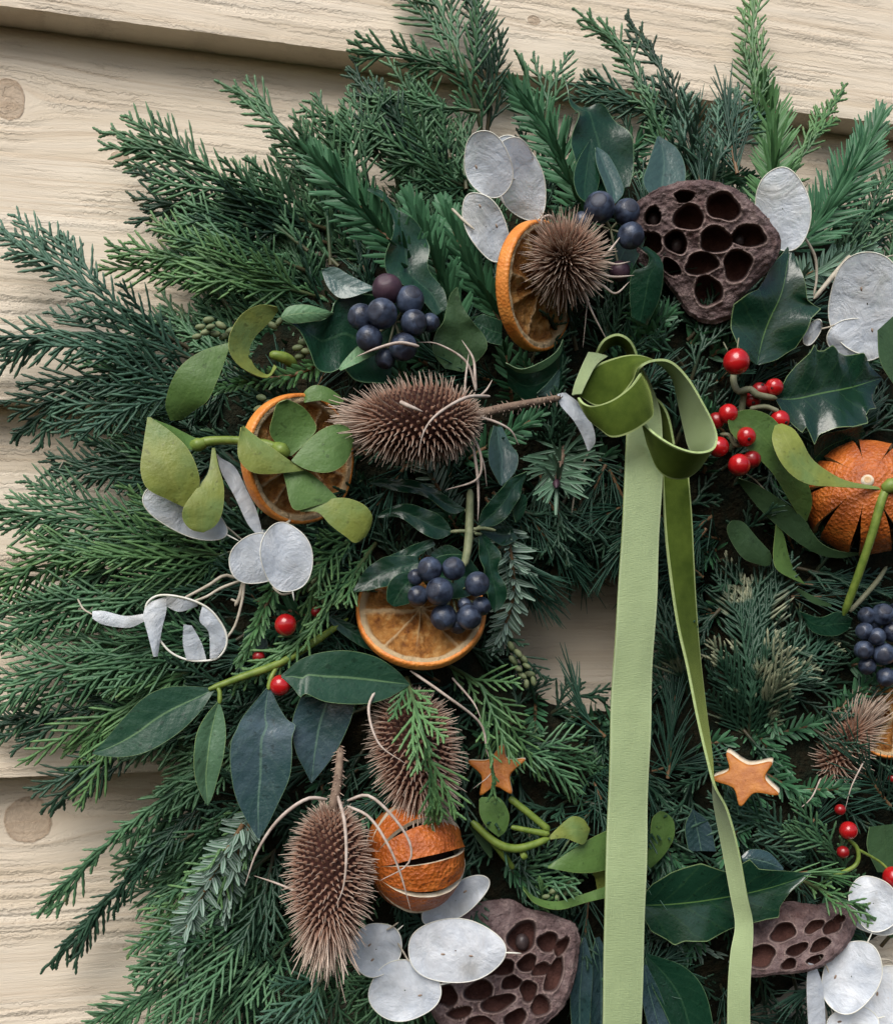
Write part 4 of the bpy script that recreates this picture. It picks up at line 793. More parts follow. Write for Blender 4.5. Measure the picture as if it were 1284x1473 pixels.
stemtube(t, [(1070,558,238),(1068,580,225),(1060,620,215),(1050,650,205)], [5, 5, 4.5, 4], 'twig', 'twig')
stemtube(t, [(1078,588,236),(1100,585,245),(1120,592,250)], [3.5, 4, 3.5], 'twig', 'leaf_stalk')
stemtube(t, [(1036,625,238),(1048,626,248),(1056,640,246),(1070,640,244)], [3, 3, 3, 3], 'twig', 'berry_stalk')
for (x, y, r, d, k) in ((1059,520,19,268,0),(1113,557,13,246,1),(1092,562,12,240,2),(1047,595,14,252,0),(1121,604,14,246,1),(1073,628,14,262,1),(1063,669,16,266,0),(1081,661,13,254,2),(1033,643,15,250,1),(1030,605,12,238,2),(1082,575,12,228,2)):
    me = HOLD if k == 2 else HOL[k]; berry(t, x, y, r, d, me); 
    a = Acc(); rt, up, tw = frame(x, y); c = P(x, y, d); s = PXS(x, y, d); dr = nrm(rt * random.gauss(0, 0.6) + up * random.gauss(0, 0.6) + tw * 0.9)
    if k != 0: tube(a, [c + dr * r * s * 0.94, c + dr * r * s * 1.05], [3.0, 2.2], n=5, world=True); a.obj('calyx', M['black'], t)
stemtube(t, [(1063,676,262),(1085,690,225),(1110,715,220),(1140,735,215)], [1.2, 1.0, 1.0, 0.8], 'straw', 'fibre')
stemtube(t, [(1040,492,262),(1046,504,266)], [1.2, 1.0], 'twig', 'fibre', n=5); stemtube(t, [(1062,486,264),(1060,502,268)], [1.4, 1.0], 'twig', 'fibre', n=5)
# lower right holly
t = thing('holly_sprig', P(930, 1300, 205), 'large dark holly leaf lying behind both ribbon tails', 'holly sprig')
leaf(t, Dz([(925,1288),(938,1272),(965,1256),(1008,1242),(1042,1254),(1060,1250),(1079,1237),(1090,1250),(1124,1253),(1166,1256)], 225, 236, 244, 246), Dz([(925,1318),(936,1340),(958,1352),(970,1361),(984,1354),(1016,1354),(1066,1332),(1100,1322),(1120,1320),(1122,1306),(1138,1282),(1166,1258)], 225, 232, 240, 250), 'holly', back='holly_back', crease=0.09, cols=12, n=80, wave=4, lin=0.7)
leaf(t, Dz([(995,1165),(985,1190),(990,1225)], 205, 205), Dz([(998,1165),(1020,1185),(1030,1225)], 205, 205), 'bay_sky', crease=0.08, label='small bluish leaf')
t = thing('holly_leaf', P(1100, 1240, 205), 'small blue-black leaf behind the narrow ribbon tail', 'leaf')
leaf(t, Dz([(1066,1232),(1080,1222),(1105,1226),(1126,1248)], 225, 228), Dz([(1068,1240),(1085,1252),(1105,1256),(1126,1252)], 228, 230), 'bay_sky', bulge=0.12)
t = thing('holly_leaf', P(930, 1380, 200), 'dark glossy leaf at the bottom edge between the ribbon tails', 'leaf')
leaf(t, Dz([(928,1378),(938,1420),(955,1455),(975,1500)], 222, 230), Dz([(932,1372),(985,1392),(1015,1430),(1030,1500)], 218, 214), 'ivy', crease=0.12, back='ivy_back')
leaf(t, Dz([(924,1390),(922,1430),(935,1490)], 226, 230), Dz([(930,1388),(950,1430),(970,1490)], 224, 226), 'bay_sky', crease=0.10)
t = thing('holly_leaf', P(845, 1350, 200), 'blue-grey glossy leaves left of the wide ribbon tail at the bottom', 'leaf')
leaf(t, Dz([(838,1350),(824,1395),(820,1440),(824,1500)], 218, 224), Dz([(842,1348),(852,1390),(850,1440),(846,1500)], 214, 220), 'bay_sky', crease=0.10)
leaf(t, Dz([(856,1350),(848,1400),(850,1500)], 208, 212), Dz([(862,1348),(884,1400),(882,1500)], 206, 206), 'bay_sky', crease=0.10)
t = thing('holly_sprig', P(1215, 1230, 205), 'small twig with red berries at the right edge above the seed pod', 'holly sprig')
for (x, y, r, d, k) in ((1220,1195,13,236,0),(1208,1165,8,228,2),(1212,1226,9,226,2),(1284,1262,15,238,1),(1283,1120,6,215,2)): berry(t, x, y, r, d, HOLD if k == 2 else HOL[k])
stemtube(t, [(1218,1205,226),(1233,1222,228),(1230,1245,226),(1195,1262,222)], [3, 3.2, 3.2, 3], 'mist_stem', 'twig'); stemtube(t, [(1233,1222,228),(1265,1240,225),(1283,1258,230)], [2.5, 2, 2], 'mist_stem', 'twig')
leaf(t, Dz([(1250,1190),(1247,1220),(1262,1255)], 215, 212), Dz([(1290,1185),(1300,1220),(1290,1255)], 210, 208), 'mist_dark')
# smooth-leaved holly at left
t = thing('holly_sprig', P(400, 960, 200), 'smooth-leaved holly sprig with large green and blue-grey leaves at left', 'holly sprig')
leaf(t, Dz([(306,990),(270,987),(235,990),(205,1005),(175,1036),(150,1066),(133,1083)], 238, 246, 226), Dz([(308,994),(287,1025),(256,1055),(215,1080),(180,1089),(150,1088),(133,1085)], 242, 252, 226), 'bay', back='bay_light', crease=0.07, n=36, cols=10, label='long dark green leaf pointing left')
leaf(t, Dz([(313,1010),(296,1030),(283,1056),(279,1090),(281,1120),(290,1145),(298,1159)], 246, 256, 244), Dz([(316,1010),(322,1030),(325,1056),(321,1090),(313,1120),(306,1145),(299,1159)], 246, 250, 244), 'bay_light', crease=0.16, n=32, cols=10, label='small pale green leaf')
leaf(t, Dz([(383,990),(350,1030),(340,1050),(332,1068),(331,1100),(337,1140),(350,1172),(370,1206)], 246, 256, 250), Dz([(389,990),(402,1018),(414,1036),(425,1043),(420,1062),(420,1088),(416,1120),(400,1156),(386,1185),(373,1207)], 246, 254, 250), 'bay_sky', back='bay_light', crease=0.06, n=44, cols=12, label='large blue-grey leaf hanging down')
leaf(t, Dz([(404,972),(430,950),(460,939),(500,936),(540,945),(570,964),(589,984)], 256, 264, 258), Dz([(405,975),(420,988),(432,1003),(440,998),(470,1010),(520,1013),(556,1005),(589,986)], 258, 272, 258), 'bay', back='bay_light', crease=0.08, n=44, cols=12, label='horizontal leaf with worn silvery patches')
leaf(t, Dz([(432,1002),(420,1040),(425,1080),(438,1108),(447,1126)], 244, 242, 236), Dz([(512,1008),(503,1040),(484,1080),(464,1108),(448,1127)], 244, 240, 236), 'bay_sky', crease=0.06, n=36, cols=10, label='darker blue-grey leaf behind')
leaf(t, Dz([(372,955),(350,935),(352,905)], 215, 210), Dz([(380,950),(385,925),(372,900)], 212, 208), 'ivy', label='half-hidden dark leaf')
leaf(t, Dz([(470,890),(490,910),(520,930),(545,940)], 215, 222), Dz([(480,885),(510,900),(535,915),(548,935)], 215, 220), 'ivy', crease=0.1)
stemtube(t, [(300,992,240),(345,975,242),(400,955,238),(450,925,225),(500,890,205)], [4, 5, 5.5, 5, 4], 'mist_stem', 'twig')
stemtube(t, [(316,1012,246),(316,996,244),(312,988,242)], [3, 3, 2.5], 'mist_stem', 'leaf_stalk', n=8); stemtube(t, [(386,992,246),(390,975,244),(398,960,240)], [3.5, 3, 3], 'mist_stem', 'leaf_stalk', n=8)
for (x, y, r, d, k) in ((411,899,16,252,0),(403,986,15,248,1),(372,945,9,228,2),(455,880,8,222,2)): berry(t, x, y, r, d, HOLD if k == 2 else HOL[k])

# ------------------------------------------------------------------ mistletoe
t = thing('mistletoe_sprig', P(430, 650, 220), 'mistletoe sprig with broad twisted yellow-green leaves over the left orange slice', 'mistletoe sprig')
leaf(t, Dz([(212,600),(206,640),(202,676),(212,703),(240,718),(263,729)], 276, 290, 282), Dz([(216,600),(246,621),(270,645),(284,675),(286,702),(266,730)], 278, 292, 282), 'mist', back='mist_green', bulge=0.03, label='largest drooping pale leaf')
leaf(t, Dz([(213,600),(245,612),(275,627),(292,634)], 274, 258, 262), Dz([(222,605),(250,626),(272,646),(288,642)], 280, 276, 266), 'mist_green', back='mist')
leaf(t, Dz([(305,644),(299,680),(281,705),(264,730),(263,748),(275,762),(291,766)], 270, 296, 290), Dz([(309,644),(314,670),(322,700),(320,735),(310,756),(293,766)], 270, 288, 290), 'mist', back='mist_green', bulge=0.03, label='pale rounded hanging leaf')
leaf(t, Dz([(413,655),(396,636),(388,620),(393,598),(399,581),(412,575)], 282, 292, 296), Dz([(419,656),(441,636),(455,617),(448,600),(436,586),(416,575)], 282, 284, 292), 'mist_green', back='mist', bulge=-0.08, label='dark green cupped leaf')
leaf(t, Dz([(350,612),(368,627),(388,641),(408,656),(424,667),(438,674)], 296, 304, 302), Dz([(347,615),(342,640),(344,661),(360,678),(386,682),(437,677)], 302, 312, 302), 'mist', back='mist_green', bulge=0.03)
leaf(t, Dz([(419,662),(440,637),(462,618),(486,610),(502,616),(509,630)], 302, 308, 300), Dz([(420,664),(440,675),(466,680),(487,674),(501,659),(509,634)], 304, 316, 300), 'mist_green', back='mist', bulge=0.03)
leaf(t, Dz([(406,676),(436,675),(456,688),(471,702),(485,716)], 292, 300), Dz([(407,678),(412,700),(417,723),(426,734),(452,728),(485,718)], 296, 304, 300), 'mist_green', back='mist', bulge=0.03)
leaf(t, Dz([(431,733),(466,720),(495,716),(522,725),(535,741),(534,756)], 296, 304, 296), Dz([(432,736),(457,737),(475,755),(496,771),(511,781),(526,772)], 298, 306, 296), 'mist', back='mist_green', bulge=0.03, label='yellowish leaf tip curling down')
leaf(t, Dz([(436,577),(438,563),(452,554),(470,557),(486,567),(494,575)], 262, 270, 262), Dz([(438,579),(450,577),(462,576),(475,580),(487,582),(494,577)], 268, 274, 264), 'mist_green', back='mist', bulge=0.03)
leaf(t, Dz([(436,578),(432,572),(445,560)], 255, 252), Dz([(425,575),(420,585),(440,600)], 250, 252), 'mist_dark')
stemtube(t, [(282,640,264),(305,634,270),(345,634,272),(385,640,284),(412,652,290)], [7, 5.5, 5.5, 6.5, 6], 'mist_stem')
stemtube(t, [(276,641,262),(284,640,268),(296,637,270)], [6, 9, 6], 'mist_stem', 'node'); stemtube(t, [(395,642,286),(405,648,292),(414,656,290)], [7, 10, 6], 'mist_stem', 'node')
t = thing('mistletoe_sprig', P(400, 500, 210), 'mistletoe pair with one curled leaf and one broad leaf, upper left', 'mistletoe sprig')
leaf(t, Dz([(331,492),(292,504),(262,524),(246,550),(238,582),(245,605)], 246, 250, 222), Dz([(332,494),(320,528),(309,555),(298,577),(280,590),(262,604)], 248, 256, 222), 'mist_green', back='mist', bulge=0.03, label='broad green leaf')
leaf(t, Dz([(399,442),(376,438),(350,450),(333,475),(329,500),(340,522),(362,537),(385,543),(398,528)], 246, 268, 262, 236), Dz([(400,447),(389,462),(369,482),(360,497),(359,508),(365,525),(376,535),(387,538),(394,524)], 238, 250, 250, 230), 'mist', back='mist_green', label='curled ring-like leaf')
stemtube(t, [(388,510,228),(400,512,230),(418,520,222),(425,540,205)], [5, 8, 7, 5], 'mist_stem')
t = thing('mistletoe_sprig', P(1215, 885, 220), 'mistletoe sprig with thick stem in front of the right whole orange', 'mistletoe sprig')
leaf(t, Dz([(1124,609),(1140,616),(1152,632),(1167,659),(1191,678),(1220,692),(1268,701)], 274, 296, 298, 300), Dz([(1114,612),(1110,632),(1120,660),(1138,683),(1164,697),(1200,700),(1266,704)], 274, 304, 306, 302), 'mist', back='mist_green', bulge=0.03, label='upper twisted leaf')
leaf(t, Dz([(1047,606),(1053,625),(1083,652),(1112,682),(1135,720),(1152,748)], 262, 256, 226), Dz([(1053,594),(1080,589),(1110,600),(1132,630),(1156,680),(1168,720),(1160,750)], 262, 262, 224), 'mist_green', back='mist', bulge=-0.05, label='grey-green leaf behind the berries')
stemtube(t, [(1284,690,300),(1270,712,302),(1255,765,292),(1235,825,268),(1213,885,235)], [7, 6.5, 6, 6, 6], 'mist_stem'); stemtube(t, [(1268,704,300),(1279,700,306),(1290,694,304)], [7, 12, 8], 'mist_stem', 'node')
stemtube(t, [(1222,880,230),(1245,855,236),(1262,835,232),(1275,815,225)], [3.5, 4, 4, 3], 'twig', 'stem')
leaf(t, Dz([(1262,475),(1266,520),(1290,560)], 290, 290), Dz([(1284,455),(1310,500),(1300,560)], 286, 286), 'mist_dark', label='leaf cut by the right edge')
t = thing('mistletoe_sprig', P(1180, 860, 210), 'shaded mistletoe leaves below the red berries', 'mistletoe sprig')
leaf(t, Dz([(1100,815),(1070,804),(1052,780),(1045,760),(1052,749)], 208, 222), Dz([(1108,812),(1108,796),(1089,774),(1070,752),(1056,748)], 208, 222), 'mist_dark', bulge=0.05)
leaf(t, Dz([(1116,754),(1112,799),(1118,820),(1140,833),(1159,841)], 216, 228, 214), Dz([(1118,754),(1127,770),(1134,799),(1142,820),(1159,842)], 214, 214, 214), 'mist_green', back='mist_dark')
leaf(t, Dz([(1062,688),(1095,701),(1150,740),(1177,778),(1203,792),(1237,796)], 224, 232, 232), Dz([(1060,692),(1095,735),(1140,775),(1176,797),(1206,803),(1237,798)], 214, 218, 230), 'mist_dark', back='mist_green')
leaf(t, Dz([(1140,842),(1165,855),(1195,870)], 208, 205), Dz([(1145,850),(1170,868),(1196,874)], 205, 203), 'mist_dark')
t = thing('mistletoe_sprig', P(690, 1170, 210), 'mistletoe sprig with forked stems beside the lower whole orange', 'mistletoe sprig')
leaf(t, Dz([(689,1150),(690,1172),(700,1190),(716,1204)], 240, 246, 242), Dz([(692,1147),(718,1148),(732,1172),(728,1194),(718,1204)], 238, 238, 242), 'mist_green', back='mist', bulge=0.03)
leaf(t, Dz([(788,1205),(805,1188),(822,1175),(838,1178),(848,1192)], 240, 250, 244), Dz([(790,1208),(812,1206),(828,1212),(840,1214),(848,1196)], 242, 254, 244), 'mist', back='mist_green', bulge=0.03)
leaf(t, Dz([(788,1246),(818,1226),(850,1206),(888,1188)], 232, 240, 232), Dz([(788,1249),(830,1256),(862,1254),(890,1244)], 236, 244, 232), 'mist_green', back='mist', bulge=0.03)
leaf(t, Dz([(928,1252),(934,1210),(938,1178),(950,1167)], 218, 228, 226), Dz([(932,1253),(955,1230),(969,1205),(968,1180),(954,1167)], 216, 222, 224), 'mist_green', back='mist', bulge=0.03)
leaf(t, Dz([(752,1274),(768,1290),(800,1297),(840,1286),(880,1272)], 232, 236, 228), Dz([(753,1280),(770,1300),(803,1309),(845,1298),(880,1290)], 240, 246, 236), 'mist_green', back='mist')
leaf(t, Dz([(675,1190),(690,1215),(705,1235)], 215, 215), Dz([(690,1185),(705,1205),(708,1232)], 215, 215), 'mist_dark', bulge=0.05)
leaf(t, Dz([(848,1250),(856,1265),(860,1290)], 218, 215), Dz([(885,1245),(890,1265),(880,1290)], 216, 212), 'mist')
stemtube(t, [(678,1182,228),(712,1212,238),(738,1221,242),(762,1217,244),(790,1206,242)], [5, 5.5, 6, 5.5, 4.5], 'mist_stem')
stemtube(t, [(732,1148,228),(760,1170,236),(790,1195,242)], [5, 5, 5], 'mist_stem'); stemtube(t, [(708,1210,236),(725,1232,226),(738,1250,215)], [5, 5, 4], 'mist_stem'); stemtube(t, [(735,1190,236),(765,1196,240),(790,1200,242)], [3.5, 4, 5], 'mist_stem')
stemtube(t, [(750,1232,238),(757,1228,242)], [7, 6], 'mist_stem', 'node', n=8)

# ------------------------------------------------------------------ honesty (papery seed discs)
def disc(t, x, y, a_, b_, ang, d, gx=0.0, gy=0.0, bend=0.0, seeds=2, spike=True, name='seed_disc', label=None, wob=0.03, egg=0.0):
    rt, up, tw = frame(x, y); s = PXS(x, y, d); c = P(x, y, d); ca, sa = math.cos(math.radians(ang)), math.sin(math.radians(ang))
    e1 = rt * ca - up * sa; e2 = rt * sa + up * ca; nr, na = 12, 56; ph0 = random.uniform(0, 6)
    V = np.zeros((nr, na, 3)); th = np.linspace(0, 2 * math.pi, na, endpoint=False)
    rim = 1 + wob * np.sin(2 * th + ph0) * 0.6 + wob * np.sin(3 * th + ph0 * 2) * 0.7 + wob * 0.5 * np.sin(5 * th + ph0)
    def pt(f, q, rr):
        u_, w_ = a_ * f * np.cos(q) * rr, b_ * f * np.sin(q) * rr * (1 + egg * np.cos(q)); px_ = u_ * ca + w_ * sa; py_ = -u_ * sa + w_ * ca
        z = gx * px_ + gy * py_ + bend * (w_ / b_)**2 * b_ + 3.0 * np.sin(2 * q + ph0) * f**2 + 1.8 * np.sin(3 * q + ph0 * 1.7) * f**2 + 1.2 * np.sin(5 * q + 2 * ph0) * f**3
        return c + s * (e1 * u_[..., None] + e2 * w_[..., None] + tw * z[..., None])
    for i in range(nr): V[i] = pt(np.full(na, 0.02 + 0.98 * i / (nr - 1)), th, rim)
    acc = Acc(); nn = nrm(np.cross(V[-1, 0] - c, V[-1, na // 4] - c)); nn = nn * np.sign(np.dot(nn, tw))
    q = gridq(nr, na, True); acc.add(V, q, 0); acc.add(V - nn * 0.5 * U, q[:, ::-1], 0)
    o = acc.obj(name, [M['lun']], t); 
    if label: o['label'] = label
    rmv = np.vstack([V[-1], V[-1][:1]])[None]; ra = Acc(); tubes(ra, rmv, np.full((1, na + 1), 0.75 * s), 6, 0); ra.obj('rim', [M['lun_rim']], o, base=t.location)
    for k in range(min(seeds, 1 + (int(x) % 2))):
        f = random.uniform(0.25, 0.6); q_ = random.uniform(0, 6.28); p = pt(np.array([f]), np.array([q_]), np.array([1.0]))[0] + tw * 0.6 * s
        sa_ = Acc(); nsd = 10; an = np.linspace(0, 2*math.pi, nsd, endpoint=False); v1, v2 = e1 * 3.4 * s, e2 * 1.6 * s
        ring0 = p + tw * 0.9 * s + 0.25 * (np.cos(an)[:, None] * v1 + np.sin(an)[:, None] * v2); ring1 = p - tw * 0.6 * s + np.cos(an)[:, None] * v1 + np.sin(an)[:, None] * v2
        sa_.add(np.stack([ring0, ring1]), gridq(2, nsd, True)[:, ::-1], 0); i_ = np.arange(nsd - 2); sa_.add(ring0, np.stack([0 * i_, i_ + 1, i_ + 2, i_ + 2], 1), 0)
        sa_.obj('seed_mark', [M['lun_seed']], o, base=t.location)
    if spike:
        e = pt(np.array([1.0, 1.16, 1.3]), np.array([0.0] * 3), np.array([rim[0]] * 3)); sp_ = Acc(); tube(sp_, list(e), [1.4, 1.0, 0.6], n=6, sides=5, world=True); sp_.obj('style', [M['lun_rim']], o, base=t.location)
    return o
def blade(t, L, R, d=240, **kw):
    a = Acc(); strip(a, L, R, d=d, th=0.6, mats=(0, 0, 1), **kw); return a.obj('seed_disc', [M['lun'], M['lun_rim']], t, use_uv=True)
t = thing('honesty_sprig', P(720, 300, 210), 'four overlapping papery white seed discs at the top left of the upper orange slice', 'honesty sprig', 'papery honesty sprigs')
disc(t, 744, 256, 61, 36, 64, 236, gx=-0.15, bend=0.1, seeds=1); disc(t, 702, 237, 46, 33, 66, 258, gx=0.1, gy=0.1, bend=0.08)
disc(t, 739, 228, 29, 26, 40, 248, gx=-0.3, gy=0.3, bend=0.2, seeds=0, spike=False); disc(t, 699, 326, 52, 27, 62, 246, gx=0.35, bend=0.1)
stemtube(t, [(650,300,215),(668,318,235),(682,330,242)], [2, 2, 1.5]); stemtube(t, [(700,285,240),(695,320,225),(690,360,205)], [1.8, 1.8, 1.5])
t = thing('honesty_sprig', P(1160, 440, 210), 'single egg-shaped papery seed disc right of the upper seed pod', 'honesty sprig', 'papery honesty sprigs')
disc(t, 1125, 300, 57, 38, 82, 246, gx=0.15, gy=-0.1, bend=0.06, egg=0.12, seeds=1); stemtube(t, [(1158,342,244),(1172,370,238),(1174,400,232),(1170,425,228)], [2, 2.4, 2, 1.6]); stemtube(t, [(1222,368,228),(1195,400,235),(1170,430,232)], [3.5, 4, 3])
t = thing('honesty_sprig', P(1250, 500, 210), 'large round papery seed disc near the upper right edge', 'honesty sprig', 'papery honesty sprigs')
disc(t, 1247, 437, 70, 54, 84, 258, gx=0.12, gy=0.05, bend=0.05, seeds=2, spike=False); disc(t, 1168, 478, 19, 10, -60, 244, spike=False, seeds=0); disc(t, 1236, 488, 44, 30, 10, 240, seeds=0, spike=False)
stemtube(t, [(1175,474,242),(1190,471,246),(1200,467,250)], [1.4, 1.4, 1.2]); stemtube(t, [(1262,372,246),(1290,366,240)], [1.4, 1.2]); stemtube(t, [(1262,495,240),(1272,515,236),(1280,525,230)], [1.6, 1.8, 1.5])
t = thing('honesty_sprig', P(350, 840, 200), 'pale papery seed discs hanging below the mistletoe at left, one torn to a ring', 'honesty sprig', 'papery honesty sprigs')
disc(t, 266, 738, 63, 30, 27, 258, gx=0.1, gy=0.15, bend=0.15, label='disc tucked under the pale mistletoe leaves')
blade(t, Dz([(312,653),(319,680),(338,715),(356,753),(375,775)], 262, 258, 252), Dz([(316,658),(338,672),(356,707),(369,734),(377,764)], 252, 248, 250), bulge=0.05)
disc(t, 372, 804, 42, 36, -20, 268, gx=-0.25, seeds=0); disc(t, 412, 802, 51, 36, 80, 286, gx=-0.2, bend=0.15, seeds=0, label='curled disc')
blade(t, Dz([(378,762),(372,800),(362,835)], 268, 264), Dz([(384,765),(392,800),(366,836)], 256, 256), bulge=0.05)
ra = Acc(); rp = catmull(W3([(210,872,250),(224,858,256),(248,857,260),(280,865,262),(305,880,262),(324,908,260),(325,930,258),(312,947,256),(290,951,256),(268,949,254),(245,938,252),(228,918,250),(214,895,248)]), 60, True)
tubes(ra, np.vstack([rp, rp[:1]])[None], np.full((1, 61), 1.5 * U), 6, 0); ra.obj('rim', M['lun_rim'], t)
blade(t, Dz([(212,868),(206,885),(213,915),(221,945)], 250, 262), Dz([(240,858),(239,880),(233,905),(227,944)], 256, 254), bulge=0.08); blade(t, Dz([(264,898),(263,925),(268,949)], 262, 256), Dz([(276,900),(290,925),(297,949)], 260, 256), bulge=0.05)
blade(t, Dz([(291,871),(287,893),(300,910),(302,948)], 262, 258), Dz([(306,881),(322,902),(325,925),(312,946)], 262, 258), bulge=0.05); blade(t, Dz([(240,858),(262,862),(285,868)], 260, 262), Dz([(238,872),(258,880),(284,872)], 254, 258))
blade(t, Dz([(133,879),(150,879),(180,886),(207,883)], 236, 248), Dz([(133,890),(150,899),(185,903),(208,894)], 238, 250), bulge=0.08)
for pts, r in (([(350,834,250),(318,846,256),(298,858,258),(276,866,260)], 2.0), ([(352,836,252),(348,865,256),(338,900,258),(323,922,258)], 1.9), ([(340,832,244),(322,828,250),(300,842,252),(262,862,256)], 2.2), ([(350,836,250),(345,858,248),(338,872,246)], 3.0), ([(325,757,256),(340,770,246),(352,780,238)], 1.3), ([(112,862,215),(120,876,225),(133,884,236)], 1.3), ([(332,862,244),(342,866,247)], 1.6), ([(408,757,262),(418,748,260)], 2.2), ([(392,845,258),(405,855,262),(420,853,264)], 1.5)): stemtube(t, pts, [r, r, r * 0.8], n=12, sides=6)
stemtube(t, [(85,675,120),(92,662,124)], [1.2, 0.8], name='style', n=5)
t = thing('honesty_sprig', P(620, 1330, 205), 'four papery seed discs under the lower whole orange', 'honesty sprig', 'papery honesty sprigs')
disc(t, 655, 1368, 69, 45, 2, 276, gx=0.05, gy=0.1, bend=-0.05, seeds=3, label='largest disc, lying flat'); disc(t, 582, 1425, 53, 41, -8, 264, gx=-0.1, seeds=2); disc(t, 541, 1366, 38, 36, -40, 248, gx=-0.2, seeds=2); disc(t, 655, 1296, 56, 22, -33, 236, gy=0.3, seeds=1, spike=False)
stemtube(t, [(572,1357,250),(580,1370,252),(588,1384,258)], [1.4, 1.3, 1.2], n=8); stemtube(t, [(556,1338,246),(565,1333,250),(573,1327,254)], [1.4, 1.2, 1.0], n=8)
t = thing('honesty_sprig', P(1250, 1370, 205), 'papery seed discs in the lower right corner', 'honesty sprig', 'papery honesty sprigs')
disc(t, 1224, 1405, 53, 38, -66, 262, gx=0.15, bend=0.1, seeds=1); disc(t, 1277, 1436, 46, 32, -80, 258, seeds=1); disc(t, 1226, 1474, 36, 24, -20, 252, seeds=1)
blade(t, Dz([(1162,1385),(1160,1425),(1163,1490)], 252, 250), Dz([(1173,1388),(1184,1425),(1188,1490)], 246, 244), bulge=0.06)
disc(t, 1256, 1300, 40, 32, 70, 240, seeds=1, spike=False); disc(t, 1258, 1324, 34, 20, 10, 232, seeds=0, spike=False)
stemtube(t, [(1178,1376,244),(1188,1390,248),(1192,1400,250)], [1.5, 1.4, 1.2], n=8); stemtube(t, [(1264,1380,252),(1280,1382,252),(1288,1392,250)], [1.5, 1.4, 1.2], n=8); stemtube(t, [(1204,1350,240),(1220,1356,250)], [1.5, 1.2], n=8)
t = thing('honesty_sprig', P(820, 590, 210), 'curled pale papery strip left of the ribbon knot', 'honesty sprig', 'papery honesty sprigs')
blade(t, Dz([(801,567),(806,583),(824,604),(836,625),(845,648)], 248, 256, 246), Dz([(814,565),(836,583),(852,612),(856,635),(848,648)], 240, 248, 246), bulge=0.10)
stemtube(t, [(850,640,235),(840,665,225),(828,700,210),(822,740,200)], [1.5, 1.5, 1.3], n=10)

